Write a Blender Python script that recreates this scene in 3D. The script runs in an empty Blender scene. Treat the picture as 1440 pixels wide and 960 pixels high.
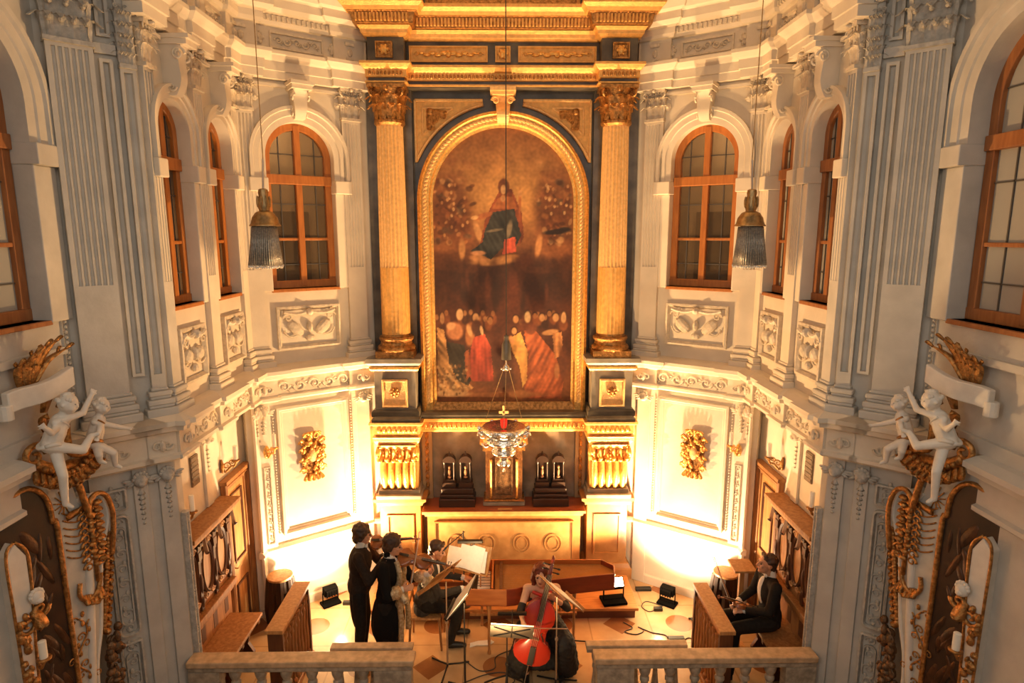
import bpy, bmesh, math, random
from mathutils import Matrix, Vector, noise as mnoise
random.seed(7)
C = bpy.context.scene.collection
PI = math.pi
H = 5.2

# ------------------------------------------------------------------ materials
def nmat(name, col, rough=.6, metal=0., var=0., scale=8., bump=0., bscale=20., col2=None, spec=.5, detail=4., stretch=None, emit=None, alpha=None, coat=0.):
    m = bpy.data.materials.new(name); m.use_nodes = True
    nt = m.node_tree; b = nt.nodes['Principled BSDF']
    b.inputs['Base Color'].default_value = (*col, 1)
    b.inputs['Roughness'].default_value = rough
    b.inputs['Metallic'].default_value = metal
    b.inputs['Specular IOR Level'].default_value = spec
    if coat: b.inputs['Coat Weight'].default_value = coat; b.inputs['Coat Roughness'].default_value = .15
    if emit: b.inputs['Emission Color'].default_value = (*emit[0], 1); b.inputs['Emission Strength'].default_value = emit[1]
    if alpha is not None: b.inputs['Alpha'].default_value = alpha
    tc = nt.nodes.new('ShaderNodeTexCoord'); src = tc.outputs['Object']
    if stretch:
        mp = nt.nodes.new('ShaderNodeMapping'); mp.inputs['Scale'].default_value = stretch
        nt.links.new(src, mp.inputs['Vector']); src = mp.outputs['Vector']
    if var or col2:
        n = nt.nodes.new('ShaderNodeTexNoise'); n.inputs['Scale'].default_value = scale; n.inputs['Detail'].default_value = detail
        nt.links.new(src, n.inputs['Vector'])
        r = nt.nodes.new('ShaderNodeValToRGB')
        c2 = col2 if col2 else tuple(max(0, c*(1-var)) for c in col)
        r.color_ramp.elements[0].position = .35; r.color_ramp.elements[1].position = .68
        r.color_ramp.elements[0].color = (*c2, 1); r.color_ramp.elements[1].color = (*col, 1)
        nt.links.new(n.outputs['Fac'], r.inputs['Fac']); nt.links.new(r.outputs['Color'], b.inputs['Base Color'])
    if bump:
        n2 = nt.nodes.new('ShaderNodeTexNoise'); n2.inputs['Scale'].default_value = bscale; n2.inputs['Detail'].default_value = 3
        nt.links.new(src, n2.inputs['Vector'])
        bp = nt.nodes.new('ShaderNodeBump'); bp.inputs['Strength'].default_value = bump; bp.inputs['Distance'].default_value = .02
        nt.links.new(n2.outputs['Fac'], bp.inputs['Height']); nt.links.new(bp.outputs['Normal'], b.inputs['Normal'])
    return m

STUC = nmat('stucco white', (.74, .645, .51), .75, var=.12, scale=3, bump=.15, bscale=14)
STUC2 = nmat('stucco relief', (.72, .62, .48), .7, var=.22, scale=22, bump=.3, bscale=40)
PIER = nmat('stucco pier grey', (.56, .52, .455), .75, var=.16, scale=4, bump=.15, bscale=18)
PIER2 = nmat('stucco pier relief', (.54, .50, .435), .7, var=.3, scale=20, bump=.35, bscale=40)
SOFF = nmat('dusty ledge', (.42, .34, .26), .85, var=.25, scale=6)
GOLD = nmat('gilding', (.95, .53, .15), .34, .65, var=.35, scale=30, bump=.35, bscale=70)
GOLDM = nmat('matt gilding', (.86, .46, .13), .45, .35, var=.25, scale=18, bump=.2, bscale=60)
GOLDP = nmat('pale gilding', (.95, .58, .23), .42, .25, var=.2, scale=25, bump=.5, bscale=90)
GOLDD = nmat('aged gilding', (.62, .30, .09), .36, .75, var=.6, scale=26, bump=.5, bscale=60)
GOLDDK = nmat('dark aged gilding', (.24, .13, .06), .45, .5, var=.6, scale=18, bump=.5, bscale=50)
BLK = nmat('black marble', (.050, .042, .034), .28, col2=(.022, .02, .018), scale=6, detail=8)
GREYM = nmat('grey marble', (.26, .225, .18), .4, col2=(.15, .14, .12), scale=7, detail=8)
OCHM = nmat('ochre marble', (.40, .19, .06), .4, col2=(.29, .125, .035), scale=6, detail=8, bump=.05)
OCHP = nmat('pale ochre marble', (.50, .29, .115), .4, col2=(.39, .21, .075), scale=9, detail=8)
REDM = nmat('red mensa top', (.30, .085, .03), .3, col2=(.22, .06, .02), scale=7)
BALM = nmat('balustrade marble', (.50, .40, .28), .4, col2=(.26, .215, .16), scale=16, detail=10, bump=.1)
BALC = nmat('balustrade cap marble lit', (.66, .45, .26), .35, col2=(.44, .3, .17), scale=14, detail=9)  # cap tone lighter and warmer: the flood light is put into the marble colour
OAK = nmat('oak', (.44, .20, .065), .5, col2=(.27, .105, .03), scale=5, stretch=(6, 6, .8), detail=5)
OAKL = nmat('light oak', (.56, .29, .10), .5, col2=(.40, .18, .055), scale=5, stretch=(6, 6, .8))
OAKD = nmat('dark oak', (.14, .052, .02), .5, col2=(.085, .03, .012), scale=5, stretch=(6, 6, .8))
FRAME = nmat('window frame wood', (.48, .17, .032), .45, col2=(.37, .12, .02), scale=6, stretch=(5, 5, .8))
FRAMED = nmat('dull window frame wood', (.36, .135, .04), .5, col2=(.26, .09, .025), scale=6, stretch=(5, 5, .8))
LEAD = nmat('lead came', (.10, .09, .08), .5, .4)
BLACK = nmat('black metal', (.018, .016, .014), .4, .3)
CHROME = nmat('worn chrome', (.55, .47, .38), .3, .9)
SILVER = nmat('polished silver', (.92, .88, .80), .14, 1., bump=.6, bscale=26)
BRASS = nmat('old brass', (.50, .33, .15), .38, .8, var=.4, scale=30)
CABLE = nmat('cable', (.035, .03, .025), .6)
WAX = nmat('candle wax', (.85, .80, .68), .5)
WHITE = nmat('white figure glaze', (.72, .67, .585), .45, var=.1, scale=12)
ALTARG = nmat('pale grey altar lacquer', (.55, .53, .47), .4, var=.15, scale=10)
PAPER = nmat('paper', (.90, .85, .74), .7, var=.06, scale=30)
SKIN = nmat('skin', (.62, .31, .17), .5, var=.1, scale=12)
SKINL = nmat('fair skin', (.74, .43, .27), .5, var=.08, scale=12)
HAIRD = nmat('dark brown hair', (.035, .018, .010), .55, col2=(.07, .033, .016), scale=40)
HAIRR = nmat('auburn hair', (.12, .020, .008), .5, col2=(.20, .035, .012), scale=40)
SUIT = nmat('black tailcoat cloth', (.022, .017, .013), .85, var=.3, scale=30, spec=.2)
SUITB = nmat('dark brown tailcoat cloth', (.035, .022, .014), .85, var=.3, scale=30, spec=.2)
SUITG = nmat('charcoal suit cloth', (.055, .045, .035), .85, var=.3, scale=30, spec=.2)
VELV = nmat('black velvet', (.010, .008, .007), .9, spec=.15)
SHIRT = nmat('white shirt', (.78, .72, .62), .7, var=.1, scale=20)
BROC = nmat('silver gold brocade', (.72, .55, .33), .4, .3, col2=(.40, .25, .11), scale=34, bump=.5, bscale=60)
LACE = nmat('cream lace', (.78, .64, .42), .6, col2=(.62, .45, .24), scale=40, bump=.4, bscale=60)
REDC = nmat('red satin', (.62, .05, .025), .4)
SKIRT = nmat('black skirt with grey weave', (.02, .017, .014), .75, col2=(.006, .005, .005), scale=7, detail=3)
VIOL = nmat('violin varnish', (.36, .115, .03), .25, col2=(.24, .07, .018), scale=6, coat=.5)
CELLO = nmat('red cello varnish', (.50, .028, .008), .3, col2=(.40, .02, .006), scale=3, coat=.5)
CELLOD = nmat('dark cello rib varnish', (.20, .022, .008), .3, coat=.4)
EBON = nmat('ebony', (.02, .013, .01), .35)
STRING = nmat('strings', (.75, .68, .55), .3, .8)
HAIRW = nmat('bow hair', (.85, .78, .66), .6)
BOWW = nmat('bow stick wood', (.40, .17, .06), .35)
HARP = nmat('harpsichord orange wood lit', (.50, .155, .03), .4, col2=(.40, .11, .02), scale=4, stretch=(1, 5, 5))  # lit look of the cheek put into the orange wood colour
HARPD = nmat('harpsichord red brown side', (.23, .035, .012), .35, col2=(.17, .025, .009), scale=4, stretch=(1, 5, 5))
REDG = nmat('red lamp glass', (.75, .015, .01), .2, emit=((1, .05, .02), .55))
FLOODE = nmat('lit floodlight glass', (1, .9, .7), .3, emit=((1, .82, .52), 25))
CRYS = nmat('grey glass beads', (.36, .33, .28), .22, .25, var=.4, scale=60)
CRYSW = nmat('bright bead tips', (.80, .76, .68), .15, .5)
PLAQ = nmat('brown wall grille', (.24, .17, .11), .7, var=.3, scale=30)
DARKW = nmat('dark shrine wood', (.030, .013, .008), .4)
DAIS = nmat('dais board wood', (.50, .22, .065), .4, col2=(.36, .14, .04), scale=5, stretch=(1, 7, 1))
DAISD = nmat('dais riser wood', (.17, .05, .018), .5, col2=(.11, .03, .012), scale=5, stretch=(1, 7, 1))
CORR = nmat('corridor plaster', (.55, .43, .30), .8)
CORRD = nmat('corridor door wood', (.06, .028, .014), .5)

def glass(name, col, mix, rough=.06):
    m = bpy.data.materials.new(name); m.use_nodes = True; nt = m.node_tree
    nt.nodes.clear()
    o = nt.nodes.new('ShaderNodeOutputMaterial'); t = nt.nodes.new('ShaderNodeBsdfTransparent')
    p = nt.nodes.new('ShaderNodeBsdfPrincipled'); p.inputs['Base Color'].default_value = (*col, 1); p.inputs['Roughness'].default_value = rough
    t.inputs['Color'].default_value = (.85, .8, .72, 1)
    n = nt.nodes.new('ShaderNodeTexNoise'); n.inputs['Scale'].default_value = 3
    tc = nt.nodes.new('ShaderNodeTexCoord'); nt.links.new(tc.outputs['Object'], n.inputs['Vector'])
    bp = nt.nodes.new('ShaderNodeBump'); bp.inputs['Strength'].default_value = .1; nt.links.new(n.outputs['Fac'], bp.inputs['Height']); nt.links.new(bp.outputs['Normal'], p.inputs['Normal'])
    x = nt.nodes.new('ShaderNodeMixShader'); x.inputs['Fac'].default_value = mix
    nt.links.new(t.outputs[0], x.inputs[1]); nt.links.new(p.outputs[0], x.inputs[2]); nt.links.new(x.outputs[0], o.inputs[0])
    return m
GL_DARK = glass('dark window glass', (.16, .12, .08), .35)
GL_PALE = glass('pale lit leaded glass', (.36, .34, .30), .95, .2)  # light behind the panes is put into the pale glass colour
GL_BRN = glass('brown leaded glass', (.16, .11, .07), .9, .15)

# ------------------------------------------------------------------ mesh builder
MXL = [1]
class MB:
    def __init__(s, M=None):
        s.v = []; s.f = []; s.M = M or Matrix.Identity(4)
    def _p(s, co): s.v.append(tuple(s.M @ Vector(co))); return len(s.v)-1
    def poly(s, vs, fs):
        o = len(s.v)
        for p in vs: s._p(p)
        for f in fs: s.f.append(tuple(o+i for i in f))
    def box(s, x0, x1, y0, y1, z0, z1):
        s.poly([(x0,y0,z0),(x1,y0,z0),(x1,y1,z0),(x0,y1,z0),(x0,y0,z1),(x1,y0,z1),(x1,y1,z1),(x0,y1,z1)],
               [(3,2,1,0),(4,5,6,7),(0,1,5,4),(1,2,6,5),(2,3,7,6),(3,0,4,7)])
    def frust(s, a, b):  # two boxes rect (x0,x1,y0,y1,z)
        x0,x1,y0,y1,z = a; X0,X1,Y0,Y1,Z = b
        s.poly([(x0,y0,z),(x1,y0,z),(x1,y1,z),(x0,y1,z),(X0,Y0,Z),(X1,Y0,Z),(X1,Y1,Z),(X0,Y1,Z)],
               [(3,2,1,0),(4,5,6,7),(0,1,5,4),(1,2,6,5),(2,3,7,6),(3,0,4,7)])
    def prism(s, pts, n0, n1):      # pts (u,z), extruded along local y
        k = len(pts)
        s.poly([(p[0], n0, p[1]) for p in pts]+[(p[0], n1, p[1]) for p in pts],
               [tuple(range(k)), tuple(range(2*k-1, k-1, -1))]+[(i, (i+1)%k, k+(i+1)%k, k+i) for i in range(k)])
    def prismz(s, pts, z0, z1):     # pts (x,y), extruded along z
        k = len(pts)
        s.poly([(p[0], p[1], z0) for p in pts]+[(p[0], p[1], z1) for p in pts],
               [tuple(range(k)), tuple(range(2*k-1, k-1, -1))]+[(i, (i+1)%k, k+(i+1)%k, k+i) for i in range(k)])
    def tube(s, pts, r, seg=8, cap=True, flat=1.):
        pts = [Vector(p) for p in pts]; n = len(pts)
        rs = r if isinstance(r, (list, tuple)) else [r]*n
        t0 = (pts[1]-pts[0]).normalized()
        up = Vector((0,0,1)) if abs(t0.z) < .9 else Vector((0,1,0))
        a = t0.cross(up).normalized()
        rings = []
        for i, p in enumerate(pts):
            t = (pts[min(i+1,n-1)]-pts[max(i-1,0)])
            if t.length < 1e-9: t = t0
            t.normalize()
            a = (a - t*a.dot(t))
            if a.length < 1e-6: a = t.orthogonal()
            a.normalize(); b = t.cross(a)
            rings.append([s._p(p + a*math.cos(2*PI*k/seg)*rs[i] + b*math.sin(2*PI*k/seg)*rs[i]*flat) for k in range(seg)])
        for i in range(n-1):
            for k in range(seg):
                s.f.append((rings[i][k], rings[i][(k+1)%seg], rings[i+1][(k+1)%seg], rings[i+1][k]))
        if cap: s.f.append(tuple(rings[0][::-1])); s.f.append(tuple(rings[-1]))
    def lathe(s, prof, c=(0,0,0), seg=16, a0=0, a1=2*PI, sx=1., sy=1.):
        full = abs(a1-a0-2*PI) < 1e-6
        ns = seg if full else seg+1
        rings = []
        for r, z in prof:
            r = max(r, .0005)
            rings.append([s._p((c[0]+sx*r*math.cos(a0+(a1-a0)*k/seg), c[1]+sy*r*math.sin(a0+(a1-a0)*k/seg), c[2]+z)) for k in range(ns)])
        for i in range(len(prof)-1):
            for k in range(seg):
                k2 = (k+1) % ns
                s.f.append((rings[i][k], rings[i][k2], rings[i+1][k2], rings[i+1][k]))
        if full: s.f.append(tuple(rings[0][::-1])); s.f.append(tuple(rings[-1]))
    def ell(s, c, r, seg=10, rings=7, R=None):
        if not isinstance(r, (tuple, list)): r = (r, r, r)
        c = Vector(c); rr = []
        for i in range(rings+1):
            th = PI*i/rings; st, ct = math.sin(th), math.cos(th)
            if i in (0, rings):
                q = Vector((0,0,r[2]*ct)); q = R @ q if R else q
                rr.append([s._p(c+q)])
            else:
                row = []
                for k in range(seg):
                    q = Vector((r[0]*st*math.cos(2*PI*k/seg), r[1]*st*math.sin(2*PI*k/seg), r[2]*ct)); q = R @ q if R else q
                    row.append(s._p(c+q))
                rr.append(row)
        for i in range(rings):
            A, B = rr[i], rr[i+1]
            for k in range(seg):
                k2 = (k+1) % seg
                if len(A) == 1: s.f.append((A[0], B[k], B[k2]))
                elif len(B) == 1: s.f.append((A[k], B[0], A[k2]))
                else: s.f.append((A[k], B[k], B[k2], A[k2]))
    def cap(s, p0, r0, p1, r1, seg=10):       # tapered capsule
        p0, p1 = Vector(p0), Vector(p1); d = p1-p0; L = d.length
        if L < 1e-6: s.ell(p0, r0); return
        t = d/L; a = t.orthogonal().normalized(); b = t.cross(a)
        prof = [(r0*math.sin(x), -r0*math.cos(x)) for x in (.0, .4, .8, 1.2, 1.57)] + [(r1*math.cos(x), L+r1*math.sin(x)) for x in (0, .4, .8, 1.2, 1.57)]
        rings = []
        for r, h in prof:
            r = max(r, .0004)
            rings.append([s._p(p0+t*h+a*r*math.cos(2*PI*k/seg)+b*r*math.sin(2*PI*k/seg)) for k in range(seg)])
        for i in range(len(prof)-1):
            for k in range(seg): s.f.append((rings[i][k], rings[i][(k+1)%seg], rings[i+1][(k+1)%seg], rings[i+1][k]))
        s.f.append(tuple(rings[0][::-1])); s.f.append(tuple(rings[-1]))
    def sweep(s, path, prof, closed=False):   # horizontal moulding; path (x,y); prof (d,z), d to the right of the direction of travel
        n = len(path); P = [Vector((p[0], p[1])) for p in path]; rings = []
        for i in range(n):
            ds = []
            if i > 0 or closed: ds.append((P[i]-P[i-1]).normalized())
            if i < n-1 or closed: ds.append((P[(i+1)%n]-P[i]).normalized())
            ns = [Vector((d.y, -d.x)) for d in ds]
            m = ns[0] if len(ns) == 1 else (ns[0]+ns[1]).normalized()
            k = 1 if len(ns) == 1 else 1/max(.25, m.dot(ns[0]))
            rings.append([s._p((P[i].x+m.x*d*k, P[i].y+m.y*d*k, z)) for d, z in prof])
        q = len(prof)
        for i in range(n if closed else n-1):
            A, B = rings[i], rings[(i+1)%n]
            for j in range(q): s.f.append((A[j], A[(j+1)%q], B[(j+1)%q], B[j]))
        if not closed: s.f.append(tuple(rings[0])); s.f.append(tuple(rings[-1][::-1]))
    def loop(s, pts, prof, closed=False):     # moulding in the (u,z) plane; prof (d,n): d to the left of travel
        n = len(pts); P = [Vector(p) for p in pts]; rings = []
        for i in range(n):
            ds = []
            if i > 0 or closed: ds.append((P[i]-P[i-1]).normalized())
            if i < n-1 or closed: ds.append((P[(i+1)%n]-P[i]).normalized())
            ns = [Vector((-d.y, d.x)) for d in ds]
            m = ns[0] if len(ns) == 1 else (ns[0]+ns[1])
            if m.length < 1e-5: m = ns[0]
            m = m.normalized()
            k = 1 if len(ns) == 1 else 1/max(.3, m.dot(ns[0]))
            rings.append([s._p((P[i].x+m.x*d*k, nn, P[i].y+m.y*d*k)) for d, nn in prof])
        q = len(prof)
        for i in range(n if closed else n-1):
            A, B = rings[i], rings[(i+1)%n]
            for j in range(q): s.f.append((A[j], A[(j+1)%q], B[(j+1)%q], B[j]))
        if not closed: s.f.append(tuple(rings[0])); s.f.append(tuple(rings[-1][::-1]))
    def leaf(s, base, up, out, w, h, curl=.5, n=5):   # acanthus leaf: strip with a curled tip
        base, up, out = Vector(base), Vector(up).normalized(), Vector(out).normalized()
        side = up.cross(out).normalized(); rows = []
        for i in range(n+1):
            t = i/n
            c = base + up*h*(math.sin(t*PI*.62)/math.sin(PI*.5)) + out*(h*curl*t*t*t)
            if t > .75: c = c - up*h*curl*.5*(t-.75)*3
            ww = w*(.75+.5*math.sin(t*PI))*(1-.72*t**3)
            th = w*.16
            rows.append([s._p(c-side*ww*.5), s._p(c+out*th), s._p(c+side*ww*.5), s._p(c-out*th*.7)])
        for i in range(n):
            A, B = rows[i], rows[i+1]
            for k in range(4): s.f.append((A[k], A[(k+1)%4], B[(k+1)%4], B[k]))
        s.f.append(tuple(rows[0][::-1])); s.f.append(tuple(rows[-1]))
    def spiral(s, c, r0, turns, r, e1, e2, a0=0., sgn=1, n=22, lift=(0,0,0), rend=.5):   # volute
        c, e1, e2, lift = Vector(c), Vector(e1), Vector(e2), Vector(lift); pts = []; rs = []
        for i in range(n+1):
            t = i/n; a = a0+sgn*turns*2*PI*t; R = r0*(1-.86*t)
            pts.append(c+e1*R*math.cos(a)+e2*R*math.sin(a)+lift*t); rs.append(r*(1-(1-rend)*t))
        s.tube(pts, rs, 6)
    def build(s, name, mat, parent=None, smooth=None, bevel=0, label=None):
        me = bpy.data.meshes.new(name); me.from_pydata(s.v, [], s.f)
        bm = bmesh.new(); bm.from_mesh(me)
        bmesh.ops.recalc_face_normals(bm, faces=bm.faces)
        bm.to_mesh(me); bm.free()
        me.materials.append(mat)
        o = bpy.data.objects.new(name, me); C.objects.link(o)
        if bevel:
            md = o.modifiers.new('Bevel', 'BEVEL'); md.width = bevel; md.segments = 2; md.limit_method = 'ANGLE'
        if smooth:
            me.polygons.foreach_set('use_smooth', [True]*len(me.polygons))
            if smooth < 3: me.set_sharp_from_angle(angle=smooth)
        if parent is not None: o.parent = parent; o.matrix_parent_inverse = parent.matrix_world.inverted()
        if label: o['label'] = label
        return o

def spline(pts, n=8):
    P = [Vector(p) for p in pts]; out = []
    for i in range(len(P)-1):
        a, b, c, d = P[max(i-1,0)], P[i], P[i+1], P[min(i+2,len(P)-1)]
        for k in range(n):
            t = k/n
            out.append(.5*((2*b)+(c-a)*t+(2*a-5*b+4*c-d)*t*t+(3*b-a-3*c+d)*t**3))
    out.append(P[-1]); return out

def tag(o, label, cat, group=None, kind=None):
    o['label'] = label; o['category'] = cat
    if group: o['group'] = group
    if kind: o['kind'] = kind
    return o
def thing(name, label, cat, loc=(0,0,0), group=None, rz=0):
    o = bpy.data.objects.new(name, None); C.objects.link(o)
    o.empty_display_size = .1
    o.location = loc; o.rotation_euler = (0, 0, rz)
    o.matrix_world = Matrix.Translation(loc) @ Matrix.Rotation(rz, 4, 'Z')
    return tag(o, label, cat, group)
def struct(o, label, cat='building'):
    o['kind'] = 'structure'; o['label'] = label; o['category'] = cat; return o
def sempty(name, label, cat, loc=(0,0,0)):
    o = bpy.data.objects.new(name, None); C.objects.link(o); o.location = loc
    o.matrix_world = Matrix.Translation(loc)
    return struct(o, label, cat)

def frame(p0, p1, mx=1, z=0):
    d = Vector((p1[0]-p0[0], p1[1]-p0[1], 0)); L = d.length; d.normalize()
    M = Matrix(((d.x, d.y, 0, p0[0]), (d.y, -d.x, 0, p0[1]), (0, 0, 1, z), (0, 0, 0, 1)))
    return Matrix.Scale(mx, 4, (1,0,0)) @ M, L
def at(loc, rz=0): return Matrix.Translation(loc) @ Matrix.Rotation(rz, 4, 'Z')

def remesh(name, mb, mat, parent, vox=.01, smooth=3, label=None, noise_amp=0):
    me = bpy.data.meshes.new(name); me.from_pydata(mb.v, [], mb.f)
    bm = bmesh.new(); bm.from_mesh(me); bmesh.ops.recalc_face_normals(bm, faces=bm.faces); bm.to_mesh(me); bm.free()
    o = bpy.data.objects.new(name, me); C.objects.link(o)
    md = o.modifiers.new('r', 'REMESH'); md.mode = 'VOXEL'; md.voxel_size = vox
    if smooth: sm = o.modifiers.new('s', 'SMOOTH'); sm.iterations = smooth; sm.factor = .5
    dg = bpy.context.evaluated_depsgraph_get(); dg.update()
    ev = o.evaluated_get(dg)
    m2 = bpy.data.meshes.new_from_object(ev)
    o.modifiers.clear(); o.data = m2; bpy.data.meshes.remove(me)
    m2.name = name
    if noise_amp:
        for v in m2.vertices:
            k = mnoise.noise(v.co*28)*noise_amp
            v.co += v.normal*k
    m2.materials.clear(); m2.materials.append(mat)
    m2.polygons.foreach_set('use_smooth', [True]*len(m2.polygons))
    if parent is not None: o.parent = parent; o.matrix_parent_inverse = parent.matrix_world.inverted()
    if label: o['label'] = label
    return o
# ================================================================== the building
def floor_mat():
    m = bpy.data.materials.new('inlaid marble floor'); m.use_nodes = True; nt = m.node_tree; b = nt.nodes['Principled BSDF']
    b.inputs['Roughness'].default_value = .22
    N = nt.nodes.new; Lk = nt.links.new
    def math_(op, a, c=None):
        n = N('ShaderNodeMath'); n.operation = op
        for i, x in enumerate((a, c)):
            if x is None: continue
            if isinstance(x, (int, float)): n.inputs[i].default_value = x
            else: Lk(x, n.inputs[i])
        return n.outputs[0]
    tc = N('ShaderNodeTexCoord'); sp = N('ShaderNodeSeparateXYZ'); Lk(tc.outputs['Object'], sp.inputs[0])
    S = .82
    x = math_('DIVIDE', math_('ADD', sp.outputs[0], .08+S*.5+10*S), S); y = math_('DIVIDE', math_('ADD', sp.outputs[1], -6.78+S*.5+10*S), S)
    fx = math_('ABSOLUTE', math_('SUBTRACT', math_('FRACT', x), .5)); fy = math_('ABSOLUTE', math_('SUBTRACT', math_('FRACT', y), .5))
    dia = math_('LESS_THAN', math_('ADD', fx, fy), .27)
    circ = math_('LESS_THAN', math_('ADD', math_('MULTIPLY', fx, fx), math_('MULTIPLY', fy, fy)), .05)
    par = math_('MODULO', math_('ADD', math_('FLOOR', x), math_('FLOOR', y)), 2.)
    par = math_('LESS_THAN', math_('ABSOLUTE', math_('SUBTRACT', par, 1.)), .5)
    mk = math_('ADD', math_('MULTIPLY', dia, par), math_('MULTIPLY', circ, math_('SUBTRACT', 1., par)))
    edge = math_('GREATER_THAN', math_('MAXIMUM', fx, fy), .488)
    no = N('ShaderNodeTexNoise'); no.inputs['Scale'].default_value = 5; no.inputs['Detail'].default_value = 7; Lk(tc.outputs['Object'], no.inputs['Vector'])
    r1 = N('ShaderNodeValToRGB'); r1.color_ramp.elements[0].color = (.40, .23, .10, 1); r1.color_ramp.elements[1].color = (.60, .41, .22, 1); Lk(no.outputs['Fac'], r1.inputs[0])
    r2 = N('ShaderNodeValToRGB'); r2.color_ramp.elements[0].color = (.17, .06, .02, 1); r2.color_ramp.elements[1].color = (.34, .14, .05, 1); Lk(no.outputs['Fac'], r2.inputs[0])
    mx = N('ShaderNodeMixRGB'); Lk(mk, mx.inputs[0]); Lk(r1.outputs[0], mx.inputs[1]); Lk(r2.outputs[0], mx.inputs[2])
    m2 = N('ShaderNodeMixRGB'); Lk(math_('MULTIPLY', edge, .45), m2.inputs[0]); Lk(mx.outputs[0], m2.inputs[1]); m2.inputs[2].default_value = (.2, .1, .04, 1)
    Lk(m2.outputs[0], b.inputs['Base Color'])
    return m

mb = MB(); mb.box(-6, 6, -3, 10.4, -.2, 0)
struct(mb.build('floor', floor_mat()), 'warm stone floor with inlaid dark diamonds and discs')
mb = MB(); mb.box(-4.4, 4.4, 5.3, 9.6, 9.2, 9.4)
struct(mb.build('ceiling', STUC), 'white ceiling over the altar room')
mb = MB(); mb.box(-2.3, 2.3, 9.02, 9.3, 0, 9.2)
struct(mb.build('wall_back', STUC), 'white wall straight behind the tall altarpiece')

def wall_strip(mb, L, z0, z1, ops, th):
    u = 0
    for uc, hw, sill, spr in ops:
        mb.prism([(u, z0), (uc-hw, z0), (uc-hw, z1), (u, z1)], -th, 0)
        mb.prism([(uc-hw, z0), (uc+hw, z0), (uc+hw, sill), (uc-hw, sill)], -th, 0)
        arc = [(uc-hw*math.cos(PI*i/20), spr+hw*math.sin(PI*i/20)) for i in range(21)]
        mb.prism([(uc-hw, z1)]+arc+[(uc+hw, z1)], -th, 0)
        u = uc+hw
    mb.prism([(u, z0), (L, z0), (L, z1), (u, z1)], -th, 0)

WIN = [0]
def window(mx, p0, p1, uc, hw, sill, spr, imp, rec, pane, fmat, label, bars, outer, key, smat=None, wide_imp=True, surround=True):
    smat = smat or STUC
    WIN[0] += 1
    M, L = frame(p0, p1, mx)
    base = M @ Vector((uc, -rec, sill))
    W = sempty('window_%d' % WIN[0], label, 'window', base)
    fw = .075 if hw < .4 else .09
    f = MB(M)
    n0, n1 = -rec-.06, -rec+.035
    def archpts(h, bottom):
        return [(uc+h, bottom)]+[(uc+h*math.cos(PI*i/20), spr+h*math.sin(PI*i/20)) for i in range(21)]+[(uc-h, bottom)]
    f.loop(archpts(hw, sill), [(0, n0), (0, n1), (fw, n1), (fw, n0)])
    f.box(uc-hw, uc+hw, n0, n1+.01, sill, sill+fw*1.1)
    f.box(uc-hw+.01, uc+hw-.01, n0, n1+.03, imp-.06, imp+.06)
    f.box(uc-.04, uc+.04, n0, n1+.015, sill+.02, spr+hw-.03)
    for zb in bars: f.box(uc-hw+.01, uc+hw-.01, n0+.02, n1-.01, zb-.018, zb+.018)
    f.build('frame', fmat, W, bevel=.008)
    g = MB(M); hh = hw-fw*.5
    g.prism(archpts(hh, sill+.03), -rec-.012, -rec-.006); g.build('pane', pane, W)
    c = MB(M)
    for s in (-1, 1):
        x = uc+s*hw*.52
        zt = spr+math.sqrt(max(0, hh*hh-(hw*.52)**2))
        c.box(x-.006, x+.006, -rec-.016, -rec+.004, sill+.05, zt)
    zz = [sill+(imp-sill)*k for k in (.22, .78)]+[imp+(spr+hw-imp)*.45]
    for z in zz: c.box(uc-hw+.05, uc+hw-.05, -rec-.016, -rec+.004, z-.006, z+.006)
    c.build('lead_came', LEAD, W)
    s_ = MB(M); s_.box(uc-hw-.01, uc+hw+.01, -rec, .035, sill-.04, sill); s_.build('sill', fmat, W, bevel=.006)
    if surround:
        a = MB(M)
        w = outer-hw
        pts = [(uc+hw*math.cos(PI*i/24), spr+hw*math.sin(PI*i/24)) for i in range(25)]
        pts = [(uc+hw, imp)]+pts+[(uc-hw, imp)]
        a.loop(pts, [(.004, -.128), (.004, .04), (-w*.35, .045), (-w*.4, .06), (-w*.75, .06), (-w*.8, .085), (-w, .085), (-w, -.02)])
        a.build('archivolt', smat, W, smooth=.6)
        a = MB(M)
        for s in (-1, 1):
            x0, x1 = sorted((uc+s*hw, uc+s*(outer+.01)))
            a.box(x0-.012, x1+.012, -.128, .10, imp-.17, imp)
            a.box(x0-.005, x1+.003, -.128, .045, sill-.02, imp-.17)
        a.build('impost', smat, W, bevel=.01)
        if key:
            k = MB(M); zb = spr+hw+.02; zt = key
            prof = []
            for i in range(15):
                t = i/14; z = zb+(zt-.09-zb)*t
                d = .10+.13*t+.035*math.sin(t*PI*1.6+.4)
                prof.append((d, z))
            kw = .088 if hw > .4 else .075
            # S-shaped bracket: stacked slices
            for i in range(14):
                d0, z0 = prof[i]; d1, z1 = prof[i+1]; w0 = kw*(.72+.4*i/14); w1 = kw*(.72+.4*(i+1)/14)
                k.frust((uc-w0, uc+w0, 0, d0, z0), (uc-w1, uc+w1, 0, d1, z1))
            k.box(uc-kw*1.45, uc+kw*1.45, 0, .27, zt-.09, zt-.04); k.box(uc-kw*1.65, uc+kw*1.65, 0, .30, zt-.04, zt)
            for s in (-1, 1):
                x = uc+s*kw*1.02
                k.spiral((x, .17, zt-.17), .065, 1.6, .014, (0,1,0), (0,0,1), lift=(s*.02,0,0))
                k.spiral((x*1.0, .09, zb+.07), .04, 1.3, .010, (0,1,0), (0,0,1), sgn=-1)
            k.build('keystone', smat, W)
    return W

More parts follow.
